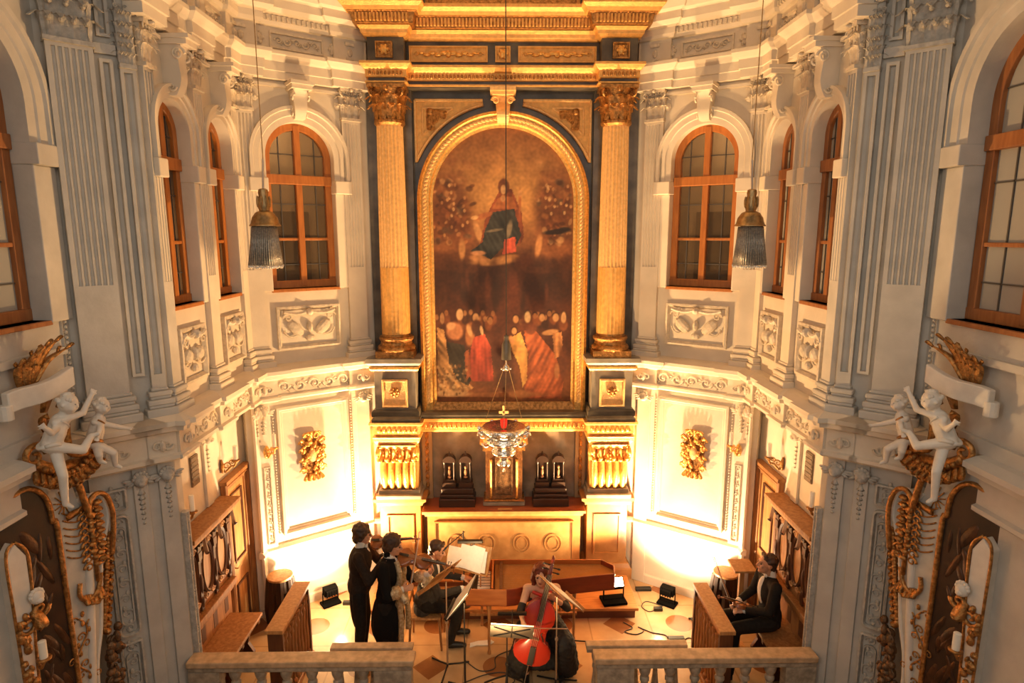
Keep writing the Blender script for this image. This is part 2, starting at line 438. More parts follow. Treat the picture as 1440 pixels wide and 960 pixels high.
def capital(mb, uc, w, d, z0, z1, scale=1.):
    h = z1-z0
    mb.box(uc-w*.46, uc+w*.46, 0, d*.9, z0, z1-.05)
    mb.box(uc-w*.54, uc+w*.54, 0, d+.035, z0, z0+.035)
    rows = ((z0+.03, h*.42, 3, 0.), (z0+h*.30, h*.44, 4, 0.))
    if h > .6: rows = ((z0+.02, h*.20, 4, 0.), (z0+h*.13, h*.22, 3, 0.), (z0+h*.25, h*.22, 4, 0.), (z0+h*.40, h*.22, 3, 0), (z0+h*.55, h*.22, 4, 0))
    for row, (zz, hh, n, off) in enumerate(rows):
        for i in range(n):
            if h > .6: mb.ell((uc+w*((i+.5)/n-.5)*1.04, d*.9+.06, zz+hh*.72), (w*.07, .04, w*.06), 7, 5)
            x = uc+w*((i+.5)/n-.5)*1.04
            mb.leaf((x, d*.9, zz), (0,0,1), (0,1,0), w/n*1.02, hh, .55)
        for s in (-1, 1):
            mb.leaf((uc+s*w*.47, d*.6, zz), (0,0,1), (s,.35,0), w*.3, hh, .5)
    for s in (-1, 1):
        mb.spiral((uc+s*w*.47, d+.03, z1-h*.20), w*.17, 1.7, w*.05, (s,.5,0), (0,0,1), a0=PI, sgn=-1)
        mb.spiral((uc+s*w*.14, d+.03, z1-h*.19), w*.11, 1.5, w*.035, (-s,0,0), (0,0,1), a0=PI, sgn=-1)
        mb.ell((uc+s*w*.30, d+.02, z1-h*.42), w*.075, 7, 5)
    mb.box(uc-w*.58, uc+w*.58, 0, d+.05, z1-.055, z1-.02); mb.box(uc-w*.62, uc+w*.62, 0, d+.075, z1-.02, z1)
    mb.ell((uc, d+.06, z1-.04), (w*.1, .04, w*.1), 8, 6)

def flute_plan(uc, w, d, n):
    pts = [(uc-w/2, 0), (uc-w/2, d)]; m = w*.09; fw = (w-2*m)/n
    for i in range(n):
        x0 = uc-w/2+m+fw*i+fw*.14; x1 = x0+fw*.72; xm = (x0+x1)/2
        for k in range(5):
            a = PI*k/4; pts.append((xm-fw*.36*math.cos(a), d-fw*.42*math.sin(a)))
    return pts+[(uc+w/2, d), (uc+w/2, 0)]

TRIM = [0]
def trim_name(): TRIM[0] += 1; return 'trim_%d' % TRIM[0]
def pilaster(mx, p0, p1, uc, w, d, label, z0=3.5, zb=3.76, zf=4.76, z1=6.68, z2=7.1, nf=5, mat=None, mat2=None):
    mat = mat or STUC; mat2 = mat2 or STUC2
    M, L = frame(p0, p1, mx)
    T = sempty(trim_name(), label, 'pilaster', M @ Vector((uc, 0, z0)))
    s = MB(M); s.prismz(flute_plan(uc, w, d, nf), zf, z1-.03); s.box(uc-w/2, uc+w/2, 0, d, z1-.03, z1+.02)
    s.box(uc-w/2, uc+w/2, 0, d, zb, zf); s.build('shaft', mat, T)
    b = MB(M)
    for za, zz, e in ((0, .3, .075), (.3, .42, .05), (.42, .62, .055), (.62, .74, .03), (.74, .92, .04), (.92, 1.04, .015)):
        b.box(uc-w/2-e, uc+w/2+e, 0, d+e, z0+(zb-z0)*za, z0+(zb-z0)*zz)
    b.build('base', mat, T, bevel=.012)
    c = MB(M); capital(c, uc, w, d, z1, z2); c.build('capital', mat2, T)
    return T

def scroll_relief(mb, u0, u1, zc, h, n0, r=.014, cnt=None):
    L = u1-u0; n = cnt or max(2, round(L/(h*1.1))); st = L/n
    for i in range(n):
        c = (u0+st*(i+.5), n0, zc); s = 1 if i % 2 else -1
        mb.spiral(c, h*.44, 1.25, r, (1,0,0), (0,0,s), a0=PI, n=16)
        mb.ell((c[0], n0, zc), (h*.12, .02, h*.12), 6, 4)
        for k in range(3):
            a = -.6+.7*k
            mb.ell((c[0]+st*.42*math.cos(a), n0, zc+s*h*.36*math.sin(a+.5)), (h*.13, .014, h*.07), 6, 4, Matrix.Rotation(-s*a, 3, 'Y'))

def cherub_head(mb, c, r, wing=True, drop=.0):
    x, n, z = c
    mb.ell((x, n+r*.5, z), (r, r*.9, r*1.1), 9, 7); mb.ell((x, n+r*1.1, z-r*.35), (r*.6, r*.5, r*.5), 7, 5)
    for k in range(7):
        a = PI*k/6; mb.ell((x+r*.9*math.cos(a), n+r*.5, z+r*.35+r*.85*math.sin(a)), r*.36, 6, 5)
    if wing:
        for s in (-1, 1):
            for k in range(3): mb.ell((x+s*r*(1.25+.25*k), n+r*.25, z-r*(.5-.35*k)), (r*.75, r*.22, r*.26), 7, 5, Matrix.Rotation(s*(.5-.3*k), 3, 'Y'))
    for k in range(int(drop/(r*.8))): mb.leaf((x, n, z-r*1.3-k*r*.8), (0,0,-1), (0,1,0), r*1.1*(1-.09*k), r*1.1, .4, 4)

def relief_panel(mb, u0, u1, z0, z1, n=.0):
    w = u1-u0; h = z1-z0; uc = (u0+u1)/2; zc = (z0+z1)/2
    mb.loop([(u0, z0), (u1, z0), (u1, z1), (u0, z1)], [(0, n), (0, n+.05), (.025, n+.055), (.05, n+.02), (.05, n)], True)
    for s in (-1, 1):
        mb.ell((uc+s*w*.22, n+.025, zc-h*.02), (w*.155, .05, h*.13), 10, 6, Matrix.Rotation(s*-.75, 3, 'Y'))
        mb.spiral((uc+s*w*.26, n+.03, zc-h*.05), h*.2, 1.1, .014, (s,0,0), (0,0,-1))
        mb.spiral((uc+s*w*.34, n+.05, zc+h*.24), h*.11, 1.3, .016, (s,0,0), (0,0,1))
    mb.ell((uc, n+.03, zc), (w*.05, .06, h*.13), 8, 6); mb.ell((uc, n+.03, zc-h*.26), (w*.08, .04, h*.08), 8, 6)
    sw = [(u0+w*(.1+.8*t), n+.06, z1-h*.17-h*.06*abs(math.sin(t*PI*2))+.03) for t in [i/16 for i in range(17)]]
    mb.tube(sw, .024, 6); mb.ell((uc, n+.07, z1-h*.14), (w*.06, .06, h*.09), 8, 6)

# footprint of the left side (the right side is its mirror image)
A0, A1, B1, C1, D1 = (-3.78, 2.4), (-3.78, 5.38), (-3.25, 5.86), (-3.25, 7.85), (-1.95, 8.75)
ZL = 3.03
LOWP = [(-.02, 3.52), (.10, 3.50), (.20, 3.465), (.20, 3.42), (.165, 3.405), (.15, 3.36), (.075, 3.335), (.05, 3.32), (.05, 3.11), (.085, 3.095), (.085, 3.06), (.04, 3.03), (-.02, 3.03)]
UPP = [(-.02, 7.08), (.10, 7.08), (.10, 7.17), (.12, 7.175), (.12, 7.28), (.15, 7.30), (.20, 7.35), (.20, 7.39), (.06, 7.40), (.06, 7.68), (.11, 7.69), (.13, 7.73), (.13, 7.80), (.20, 7.82), (.24, 7.86), (.24, 7.95), (.30, 7.97), (.34, 8.05), (.34, 8.08), (-.02, 8.10)]
for mx in (1, -1):
    S = 'left' if mx > 0 else 'right'
    # --- side wall of the altar room
    M, L = frame(B1, C1, mx)
    mb = MB(M)
    sideops = [(.50, .30, 4.5, 6.2), (1.49, .30, 4.5, 6.2)]
    wall_strip(mb, L, 3.05, 9.2, sideops, .3)
    mb.box(.0, L+.15, -.45, -.2, 0, 3.06); mb.box(.105, L, -.2, -.001, 3.035, 3.07)
    struct(mb.build('wall_'+S, STUC), 'white %s side wall of the altar room above the choir stall' % S)
    # --- slanting wall
    M2, L2 = frame(C1, D1, mx)
    mb = MB(M2); angop = (.766, .44, 4.5, 6.17)
    wall_strip(mb, L2, 3.05, 9.2, [angop], .3); mb.box(-.12, L2, -.3, 0, 0, 3.05)
    mb.box(L2-.02, L2+.3, -.3, -.02, 0, 9.2)
    struct(mb.build('wall_back_'+S, STUC), 'slanting white %s wall beside the altarpiece' % S)
    # --- pier at the arch
    M3, L3 = frame(A1, B1, mx)
    mb = MB(M3); mb.box(0, L3, -.5, 0, 0, 9.2); mb.M = Matrix.Scale(mx, 4, (1,0,0))
    mb.prismz([(-3.252, 5.858), (-3.252, 5.965), (-4.4, 5.965), (-4.4, 5.40), (-3.77, 5.40)], 0, 9.2)
    struct(mb.build('wall_front_'+S, PIER), 'grey stucco pier at the %s of the altar room' % S)
    # --- nave wall
    M4, L4 = frame(A0, A1, mx)
    mb = MB(M4); navop = (2.14, .60, 4.5, 6.22)
    wall_strip(mb, L4, 3.05, 8.6, [navop], .35); mb.box(-4, L4+.05, -.55, -.24, 0, 3.05); mb.box(-4, 0, -.35, 0, 3.05, 8.6); mb.box(-4, 1.92, -.3, .03, 0, 3.05)
    struct(mb.build('wall_nave_'+S, PIER), 'grey nave wall at the far %s with an arched window' % S)

    # --- windows
    lab = S
    for i, (uc, hw, sl, sp) in enumerate(sideops):
        where = ('nearer', 'farther')[i]
        window(mx, B1, C1, uc, hw, sl, sp, 5.9, .13, GL_BRN if mx > 0 else GL_PALE, FRAME if mx > 0 else FRAMED,
               'narrow arched wooden window, the %s of two in the %s side wall' % (where, S), [5.12], .43, 7.06)
    window(mx, C1, D1, angop[0], angop[1], 4.5, 6.17, 5.9, .13, GL_DARK, FRAME,
           'orange wooden arched window in the slanting wall %s of the altarpiece' % S, [5.14, ], .63, 7.06)
    window(mx, A0, A1, navop[0], navop[1], 4.5, 6.22, 5.92, .16, GL_PALE, FRAMED,
           'large arched nave window cut by the %s edge of the photo' % S, [5.12], .83, None, smat=PIER)
    # bead border on the nave window surround
    # --- upper pilasters
    nm = 'fluted white pilaster with leafy capital '
    pilaster(mx, C1, D1, 1.45, .25, .06, nm+'beside the %s golden column' % S)
    pilaster(mx, C1, D1, .115, .2, .05, nm+'at the far %s corner on the slanting wall' % S, nf=4)
    pilaster(mx, B1, C1, L-.095, .17, .05, nm+'at the far %s corner on the side wall' % S, nf=4)
    pilaster(mx, B1, C1, .995, .2, .06, nm+'between the two %s side windows' % S, nf=4)
    pilaster(mx, B1, C1, .10, .16, .05, nm+'between the %s pier and the nearer side window' % S, nf=3, mat=PIER)
    pilaster(mx, A1, B1, .22, .33, .09, 'broad grey fluted pilaster on the %s pier' % S, nf=6, mat=PIER, mat2=PIER2, z1=6.74, z2=7.75)
    pilaster(mx, A1, B1, .635, .12, .06, 'slim grey pilaster on the inner edge of the %s pier' % S, nf=1, mat=PIER, mat2=PIER2, z1=6.62, z2=7.24, zf=3.9)
    mb = MB(M3)
    for z0, z1 in ((3.9, 6.68), (6.86, 7.5)):
        mb.loop([(.43, z0), (.53, z0), (.53, z1), (.43, z1)], [(0, 0), (0, .045), (.025, .045), (.03, .012), (.03, 0)], True)
    mb.box(.40, .56, 0, .05, 6.72, 6.80)
    struct(mb.build(trim_name(), PIER), 'narrow sunk panel frame on the upper %s pier' % S, 'moulding')
    # --- cornices
    T = Matrix.Scale(mx, 4, (1,0,0))
    mb = MB(T); mb.sweep([(-3.78, 5.2), A1, B1, C1, D1, (-1.80, 8.75)], LOWP)
    for fr, uc, w in ((M3, .22, .42), (M3, .6, .16), (M, .10, .2), (M, .995, .24), (M, L-.12, .22), (M2, .12, .23), (M2, 1.45, .28)):
        mb.M = fr
        mb.sweep([(uc+w/2, -.01), (uc+w/2, .05), (uc-w/2, .05), (uc-w/2, -.01)], [(d*.98 if d > 0 else 0, z+.002) for d, z in LOWP])
    lc = struct(mb.build(trim_name(), PIER if False else STUC), 'projecting white ledge and cornice below the %s upper windows' % S, 'cornice')
    mb = MB()
    for fr, a, b in ((M, .22, .86), (M, 1.13, L-.26), (M2, .28, 1.28), (M3, .05, .42)):
        mb.M = fr; scroll_relief(mb, a, b, 3.21, .19, .06, .016)
    for fr, u in ((M3, .22), (M3, .6), (M, .1), (M, .995), (M, L-.12), (M2, .12), (M2, 1.45)):
        mb.M = fr
        for k in range(2): mb.spiral((u+(-.045 if k else .045), .115, 3.21), .05, 1.2, .014, (1,0,0), (0,0,1 if k else -1))
        mb.ell((u, .12, 3.21), (.03, .03, .06), 7, 5)
    mb.build('scroll_frieze', STUC2, lc)
    mb = MB(T); mb.sweep([(-3.78, 3.0), (-3.78, 4.55)], LOWP)
    struct(mb.build(trim_name(), PIER), 'end of the nave ledge at the %s edge of the photo' % S, 'cornice')
    mb = MB(T); mb.sweep([(-3.25, 5.90), C1, D1, (-1.80, 8.75)], UPP)
    for fr, uc, w in ((M, .10, .2), (M, .995, .26), (M, L-.12, .24), (M2, .12, .25), (M2, 1.45, .3)):
        mb.M = fr
        mb.sweep([(uc+w/2, -.01), (uc+w/2, .06), (uc-w/2, .06), (uc-w/2, -.01)], [(d*.98 if d > 0 else 0, z+.002) for d, z in UPP])
    uc_ = struct(mb.build(trim_name(), STUC), 'upper white entablature with cornice on the %s above the windows' % S, 'cornice')
    mb = MB()
    for fr, a, b in ((M2, .18, 1.40), (M, .12, .95), (M, 1.05, L-.15)):
        mb.M = fr; c = (a+b)/2; w = (b-a)*.27; ww = (b-a)
        mb.loop([(c-w, 7.44), (c+w, 7.44), (c+w, 7.63), (c-w, 7.63)], [(0, .05), (0, .085), (.02, .085), (.03, .05)], True)
        scroll_relief(mb, c-w*.85, c+w*.85, 7.535, .11, .07, .013)
        for s in (-1, 1):
            x = c+s*ww*.38
            mb.ell((x, .07, 7.54), (.05, .03, .06), 9, 6); mb.ell((x, .095, 7.54), .022, 7, 5)
            for k in range(6): mb.ell((x+.052*math.cos(k*PI/3), .075, 7.54+.058*math.sin(k*PI/3)), (.022, .02, .024), 6, 4)
        k = 0; x = a
        while x < b:   # dentil course
            mb.box(x, x+.03, .1, .155, 7.735, 7.79); x += .06
    for fr, u in ((M, .10), (M, .995), (M, L-.12), (M2, .12), (M2, 1.45)):
        mb.M = fr; mb.box(u-.06, u+.06, .1, .14, 7.60, 7.64); mb.ell((u, .13, 7.52), (.035, .03, .05), 7, 5); mb.box(u-.05, u+.05, .1, .13, 7.43, 7.46)
    mb.build('frieze_relief', STUC2, uc_)
    # spandrel rosettes and fillets
    mb = MB()
    for fr, uc, hw in ((M2, .766, .6), (M, .5, .40), (M, 1.49, .40)):
        mb.M = fr
        for s in (-1, 1):
            x = uc+s*hw*.86; mb.ell((x, .02, 6.86), (.045, .03, .05), 9, 6); mb.ell((x, .05, 6.86), .02, 7, 5)
            x0, x1 = sorted((uc+s*.13, uc+s*hw*.93)); mb.box(x0, x1, 0, .05, 7.0, 7.035)
    struct(mb.build(trim_name(), STUC), 'rosettes and fillets above the %s window arches' % S, 'ornament')
    # --- relief panels under the upper windows
    for fr, uc, w, lb in ((M2, .766, .42, 'under the window in the slanting %s wall'), (M, .5, .26, 'under the nearer %s side window'), (M, 1.49, .26, 'under the farther %s side window')):
        mb = MB(fr); relief_panel(mb, uc-w, uc+w, 3.70, 4.27)
        struct(mb.build(trim_name(), STUC2), 'white stucco relief panel with shells '+lb % S, 'relief')
    # --- lower zone of the slanting wall
    mb = MB(M2)
    mb.loop([(.26, 1.12), (1.24, 1.12), (1.24, 2.93), (.26, 2.93)], [(0, 0), (0, .05), (.03, .055), (.05, .02), (.07, .02), (.08, 0)], True)
    for i in range(44):
        z = 1.16+i*.04
        for u in (.215, 1.285): mb.ell((u, .012, z), (.012, .014, .014), 6, 4)
    struct(mb.build(trim_name(), STUC), 'large moulded wall panel with bead border on the slanting %s wall' % S, 'moulding')
    mb = MB(T); mb.sweep([(-3.25, 7.7), C1, D1, (-1.8, 8.75)], [(-.02, 1.0), (.03, 1.0), (.06, .965), (.06, .94), (.02, .92), (-.02, .92)])
    struct(mb.build(trim_name(), STUC), 'dado rail running along the slanting %s wall' % S, 'moulding')
    mb = MB(T); mb.sweep([(-3.45, 7.83), (-3.25, 7.83), C1, D1, (-1.80, 8.75)], [(-.02, 0), (.03, 0), (.03, .12), (.01, .14), (-.02, .14)])
    o = mb.build('baseboard_'+S, STUC); struct(o, 'low plinth along the foot of the slanting %s wall' % S, 'baseboard')
    # lower pilaster strips with cherub heads
    for fr, uc, w, drop, lb, mt in ((M2, .09, .16, .22, 'at the far %s corner on the slanting wall', STUC), (M2, 1.46, .20, .0, 'next to the %s golden console', STUC),
                            (M, L-.06, .12, .22, 'at the far %s corner beside the door', STUC), (M, .99, .15, .3, 'above the %s choir stall between the candles', STUC),
                            (M3, .63, .15, .35, 'on the inner edge of the %s pier', PIER), (M3, .40, .12, .35, 'on the middle of the %s pier', PIER)):
        n0 = -.2 if fr is M and uc < 1.2 else 0; T_ = MB(fr)
        T_.box(uc-w/2, uc+w/2, n0, n0+.035, 2.09 if n0 else .0, 3.04)
        o = struct(T_.build(trim_name(), mt, bevel=.006), 'lower wall strip with a cherub head '+lb % S, 'pilaster')
        k = MB(fr); cherub_head(k, (uc, n0+.03, 2.90), .062, True, drop); k.build('cherub_head', STUC2 if mt is STUC else PIER2, o, smooth=5)
    # vertical relief strips
    for fr, u0, u1, z0, z1, mt, lb in ((M2, .05, .14, 1.05, 2.15, STUC2, 'at the far %s corner of the slanting wall'), (M, .02, .085, .6, 2.45, PIER2, 'beside the %s choir stall')):
        mb = MB(fr)
        mb.loop([(u0, z0), (u1, z0), (u1, z1), (u0, z1)], [(0, 0), (0, .055), (.012, .055), (.02, .03), (.02, 0)], True)
        n = 9
        for i in range(n):
            z = z0+(z1-z0)*(i+.5)/n
            mb.spiral(((u0+u1)/2, .04, z), .028, 1.2, .008, (1 if i % 2 else -1,0,0), (0,0,1)); mb.ell(((u0+u1)/2, .04, z+.05), .014, 6, 4)
        struct(mb.build(trim_name(), mt), 'vertical scroll relief strip '+lb % S, 'relief')
    # pier lower relief panels
    def rounded(u0, u1, z0, z1, r):
        pts = []
        for cx, cz, a in ((u1-r, z0+r, -PI/2), (u1-r, z1-r, 0), (u0+r, z1-r, PI/2), (u0+r, z0+r, PI)):
            for k in range(6): pts.append((cx+r*math.cos(a+PI/2*k/5), cz+r*math.sin(a+PI/2*k/5)))
        return pts
    for z0, z1, r, lb in ((1.36, 2.60, .06, 'tall grey scroll relief panel on the %s pier'), (2.64, 2.86, .03, 'small grey relief panel high on the %s pier'), (.7, 1.30, .03, 'low grey relief panel at the foot of the %s pier')):
        mb = MB(M3); u0, u1 = .085, .28
        mb.loop(rounded(u0, u1, z0, z1, r), [(0, 0), (0, .04), (.018, .045), (.03, .015), (.03, 0)], True)
        if z1-z0 > .5:
            mb.loop(rounded(u0+.04, u1-.04, z0+.12, z1-.12, .05), [(0, 0), (0, .03), (.012, .03), (.015, 0)], True)
            for z in (z0+.06, z1-.06): mb.ell(((u0+u1)/2, .01, z), (.022, .02, .022), 8, 5)
        n = max(2, int((z1-z0)/.15)); 
        for i in range(n):
            z = z0+(z1-z0)*(i+.5)/n
            mb.spiral(((u0+u1)/2, .015, z), .05, 1.3, .010, (1 if i % 2 else -1,0,0), (0,0,1)); mb.ell(((u0+u1)/2+.02*(-1)**i, .015, z+.06), (.02, .015, .03), 6, 4)
        struct(mb.build(trim_name(), PIER2), lb % S, 'relief')
    # bead moulding beside the nave window
    mb = MB(M4)
    for i in range(60): mb.ell((2.90, .02, 3.7+i*.045), (.014, .016, .016), 6, 4)
    mb.box(2.87, 2.875, 0, .02, 3.6, 6.6); mb.box(2.925, 2.93, 0, .02, 3.6, 6.6)
    struct(mb.build(trim_name(), PIER), 'bead moulding between the %s pier and the nave window' % S, 'moulding')
    mb = MB(M4); mb.box(1.0, 2.86, 0, .05, 4.2, 4.26); mb.box(1.0, 2.9, 0, .04, 3.5, 3.62)
    struct(mb.build(trim_name(), PIER), 'plain band below the %s nave window' % S, 'moulding')
    # --- corridor seen through the slanting window
    mb = MB(M2); mb.box(-.6, 2.2, -1.75, -1.65, 3.0, 7.6); mb.box(-.6, -.55, -1.7, -.31, 3, 7.6); mb.box(2.15, 2.2, -1.7, -.31, 3, 7.6); mb.box(-.6, 2.2, -1.7, -.31, 7.5, 7.6); mb.box(-.6, 2.2, -1.7, -.31, 3.0, 3.1)
    struct(mb.build('wall_corridor_'+S, CORR), 'plain corridor wall seen through the slanting %s window' % S)
    mb = MB(M2); mb.box(.72, 1.35, -1.66, -1.6, 3.1, 5.55)
    WINd = mb.build('door_%d' % (2 if mx > 0 else 3), CORRD); struct(WINd, 'dark corridor door seen through the slanting %s window' % S, 'door')
    h = MB(M2); h.tube([(.78, -1.6, 4.2), (.78, -1.55, 4.2), (.86, -1.55, 4.2)], .012); h.build('handle', BRASS, WINd)
# ================================================================== altarpiece
AP = thing('altarpiece', 'huge gold and black marble altarpiece framing an arched painting against the back wall', 'altarpiece', (0, 8.8, 0))
F0 = Matrix(((1,0,0,0),(0,-1,0,0),(0,0,1,0),(0,0,0,1)))      # local (u, n, z): n points to the nave, so Y = -n
def FY(y): return Matrix.Translation((0, y, 0)) @ F0
def mould_band(mb, prof, yb, segs):          # prof (d,z); segs of (x0,x1,y) fronts joined into one stepped path, left to right
    pts = []
    for x0, x1, y in segs: pts += [(x0, y), (x1, y)]
    pts = [(pts[0][0], yb)]+pts+[(pts[-1][0], yb)]
    mb.sweep(pts, prof)
OUT = [(-1.80, -1.24, 8.46), (-1.24, 1.24, 8.66), (1.24, 1.80, 8.46)]
BK = nmat('dark altar marble', (.15, .125, .09), .3, col2=(.07, .058, .043), scale=5, detail=9)
GREYS = nmat('grey altar marble', (.30, .255, .195), .35, col2=(.19, .165, .13), scale=6, detail=9)
mb = MB(); mb.box(-1.83, 1.83, 8.90, 9.015, 2.5, 8.1); mb.box(-1.85, -1.24, 8.80, 8.92, 2.6, 7.2); mb.box(1.24, 1.85, 8.80, 8.92, 2.6, 7.2)
mb.build('backing_slab', BK, AP)
mb = MB(); mb.box(-1.30, 1.30, 8.93, 9.015, .0, 2.4); mb.build('niche_back', GREYS, AP)
NB = nmat('carved brown niche strip', (.34, .23, .12), .5)
for s in (-1, 1):
    x = s*1.15; mb = MB(); mb.box(x-.075, x+.075, 8.88, 8.935, 1.25, 2.36)
    nb = mb.build('niche_border', NB, AP); mb = MB()
    for i in range(8):
        z = 1.34+i*.13; mb.ell((s*1.15, 8.875, z), (.03, .02, .05), 7, 5); mb.spiral((s*1.15, 8.875, z+.065), .03, 1.2, .008, (s,0,0), (0,0,1))
    mb.build('niche_border_carving', GOLDD, nb)
for s in (-1, 1):
    xc = s*1.53
    # lower ochre pedestal
    p = MB(); p.box(xc-.30, xc+.30, 8.60, 9.01, .0, 1.30); 
    pb = p.build('pedestal', OCHM, AP, bevel=.006)
    q = MB(FY(8.60)); q.loop([(xc-.20, .48), (xc+.20, .48), (xc+.20, 1.12), (xc-.20, 1.12)], [(0, 0), (0, .02), (.025, .02), (.03, .004), (.03, 0)], True); q.build('panel_moulding', OCHM, pb)
    q = MB()
    mould_band(q, [(-.02, 1.26), (.02, 1.27), (.03, 1.31), (.06, 1.34), (.08, 1.35), (.08, 1.39), (-.02, 1.40)], 9.0, [(xc-.31, xc+.31, 8.60)]); q.box(xc-.31, xc+.31, 8.6, 9.0, 1.30, 1.398)
    q.build('pedestal_cap', OCHM, pb)
    q = MB(); mould_band(q, [(-.02, .10), (.07, .10), (.07, .25), (.05, .27), (.03, .33), (-.02, .35)], 9.0, [(xc-.31, xc+.31, 8.60)]); q.build('pedestal_base', OCHM, pb)
    # gilded volute console
    k = MB(); W = .27
    prof = []
    for i in range(26):
        t = i/25; z = 1.50+.74*t
        y = 8.66-.02-.20*(t**1.5)-.05*math.sin(t*PI*2)
        prof.append((y, z))
    for i in range(25):
        y0, z0 = prof[i]; y1, z1 = prof[i+1]
        k.frust((xc-W, xc+W, y0, 8.95, z0), (xc+W*-1, xc+W, y1, 8.95, z1))
    con = k.build('console', GOLDM, AP)
    k = MB()
    for i in range(5):
        x = xc+(i-2)*.105
        pts = [(x, y-.012, z) for y, z in prof[1:19]]
        k.tube(pts, [.035+.012*math.sin(j/17*PI) for j in range(18)], 8)
    k.build('console_reeding', GOLD, con, smooth=5)
    k = MB()
    for i in range(6):
        x = xc+(i-2.5)*.095; k.leaf((x, 8.50, 2.20), (0,.2,-1), (0,-1,0), .12, .24, .45)
        k.ell((x, 8.43, 2.02+.02*(i % 2)), (.035, .035, .03), 7, 5)
    for sx in (-1, 1):
        k.spiral((xc+sx*W, 8.52, 2.10), .10, 1.6, .025, (0,-1,0), (0,0,1), lift=(sx*.03,0,0)); k.ell((xc+sx*(W+.02), 8.52, 2.10), (.03, .06, .06), 8, 6)
    for j in range(6): k.ell((xc, 8.46, 2.22-.045*j), (.02, .02, .02), 6, 5)
    k.build('console_acanthus', GOLD, con, smooth=5)
    k = MB(); k.box(xc-.33, xc+.33, 8.50, 9.0, 1.40, 1.46); k.box(xc-.30, xc+.30, 8.56, 9.0, 1.46, 1.52); k.build('console_base', GREYS, AP, bevel=.01)
    # upper grey pedestal
    p = MB(); p.box(xc-.29, xc+.29, 8.50, 8.95, 2.66, 3.40); up = p.build('upper_pedestal', GREYS, AP, bevel=.006)
    q = MB(); mould_band(q, [(-.02, 2.66), (.045, 2.66), (.045, 2.73), (.02, 2.76), (-.02, 2.76)], 8.95, [(xc-.29, xc+.29, 8.50)]); q.build('dark_base_moulding', BK, up)
    q = MB(FY(8.50)); x0, x1 = xc-.18, xc+.18
    q.box(x0, x1, 0, .025, 2.80, 3.20); q.loop([(x0, 2.80), (x1, 2.80), (x1, 3.20), (x0, 3.20)], [(0, 0), (0, .045), (.025, .05), (.04, .02), (.04, 0)], True); q.build('gold_panel', GOLDP, up)
    q = MB(FY(8.50)); q.ell((xc, .03, 3.02), (.055, .03, .055), 10, 6); q.ell((xc, .06, 3.02), .025, 8, 6)
    for j in range(7): q.ell((xc+.05*math.cos(j*.9), .04, 3.02+.05*math.sin(j*.9)), (.025, .02, .025), 6, 5)
    q.build('rosette', GOLDD, up)
    q = MB(); mould_band(q, [(-.02, 3.31), (.03, 3.32), (.055, 3.35), (.055, 3.385), (-.02, 3.39)], 8.95, [(xc-.29, xc+.29, 8.50)]); q.build('gold_fillet', GOLD, up)
    q = MB(); mould_band(q, [(-.02, 3.39), (.05, 3.40), (.085, 3.44), (.085, 3.50), (-.02, 3.51)], 8.95, [(xc-.30, xc+.30, 8.50)]); q.box(xc-.3, xc+.3, 8.5, 8.95, 3.4, 3.505); q.build('pedestal_slab', GREYS, up)
    # column
    xc = s*1.515; yc = 8.66; cb = MB()
    cb.box(xc-.265, xc+.265, yc-.215, yc+.2, 3.505, 3.60)
    cb.lathe([(.255, 3.60), (.265, 3.63), (.255, 3.66), (.225, 3.68), (.215, 3.72), (.235, 3.74), (.245, 3.765), (.235, 3.79), (.205, 3.80), (.195, 3.83)], (xc, yc, 0), 32)
    cb.build('column_base', GOLDD, AP, smooth=.7)
    def shaft(z0, z1, flut, mat, name):
        m = MB(); seg = 96; rows = 10; rr = []
        for i in range(rows+1):
            z = z0+(z1-z0)*i/rows; tt = (z-3.83)/(6.68-3.83); R = .198-.024*tt**1.6
            row = []
            for j in range(seg):
                a = 2*PI*j/seg; ph = (j % 4)/4
                r = R*(1-(.075 if flut else .022)*(1 if (j % 4) in (1, 2, 3) else 0)*(1 if (j % 4) == 2 else .75)) if flut else R*(1-.03*abs(math.cos(a*12)))
                row.append(m._p((xc+r*math.cos(a), yc+r*math.sin(a), z)))
            rr.append(row)
        for i in range(rows):
            for j in range(seg): m.f.append((rr[i][j], rr[i][(j+1)%seg], rr[i+1][(j+1)%seg], rr[i+1][j]))
        m.f.append(tuple(rr[0][::-1])); m.f.append(tuple(rr[-1]))
        return m.build(name, mat, AP, smooth=.35)
    shaft(3.83, 4.755, False, GOLDM, 'column_lower_shaft'); shaft(4.755, 6.66, True, GOLDP, 'column_fluted_shaft')
    cb = MB(); cb.lathe([(.18, 6.62), (.205, 6.65), (.205, 6.68), (.185, 6.70), (.17, 6.72), (.185, 6.9), (.25, 7.08)], (xc, yc, 0), 24)
    for row, (zz, hh, n, r) in enumerate(((6.69, .20, 10, .185), (6.80, .20, 10, .20))):
        for i in range(n):
            a = 2*PI*(i+.5*row)/n
            cb.leaf((xc+r*math.cos(a), yc+r*math.sin(a), zz), (0,0,1), (math.cos(a), math.sin(a), 0), .12, hh, .5)
    for a in (PI/4, 3*PI/4, 5*PI/4, 7*PI/4):
        cb.spiral((xc+.25*math.cos(a), yc+.25*math.sin(a), 7.02), .07, 1.7, .02, (math.cos(a), math.sin(a), 0), (0,0,1), a0=PI, sgn=-1)
    for a in (-PI/2-.4, -PI/2+.4): cb.spiral((xc+.22*math.cos(a), yc+.22*math.sin(a), 7.03), .045, 1.5, .014, (math.sin(a), -math.cos(a), 0), (0,0,1))
    cb.ell((xc, yc-.25, 7.06), (.04, .03, .04), 8, 6); cb.box(xc-.245, xc+.245, yc-.24, yc+.2, 7.075, 7.12)
    cb.build('column_capital', GOLDD, AP)
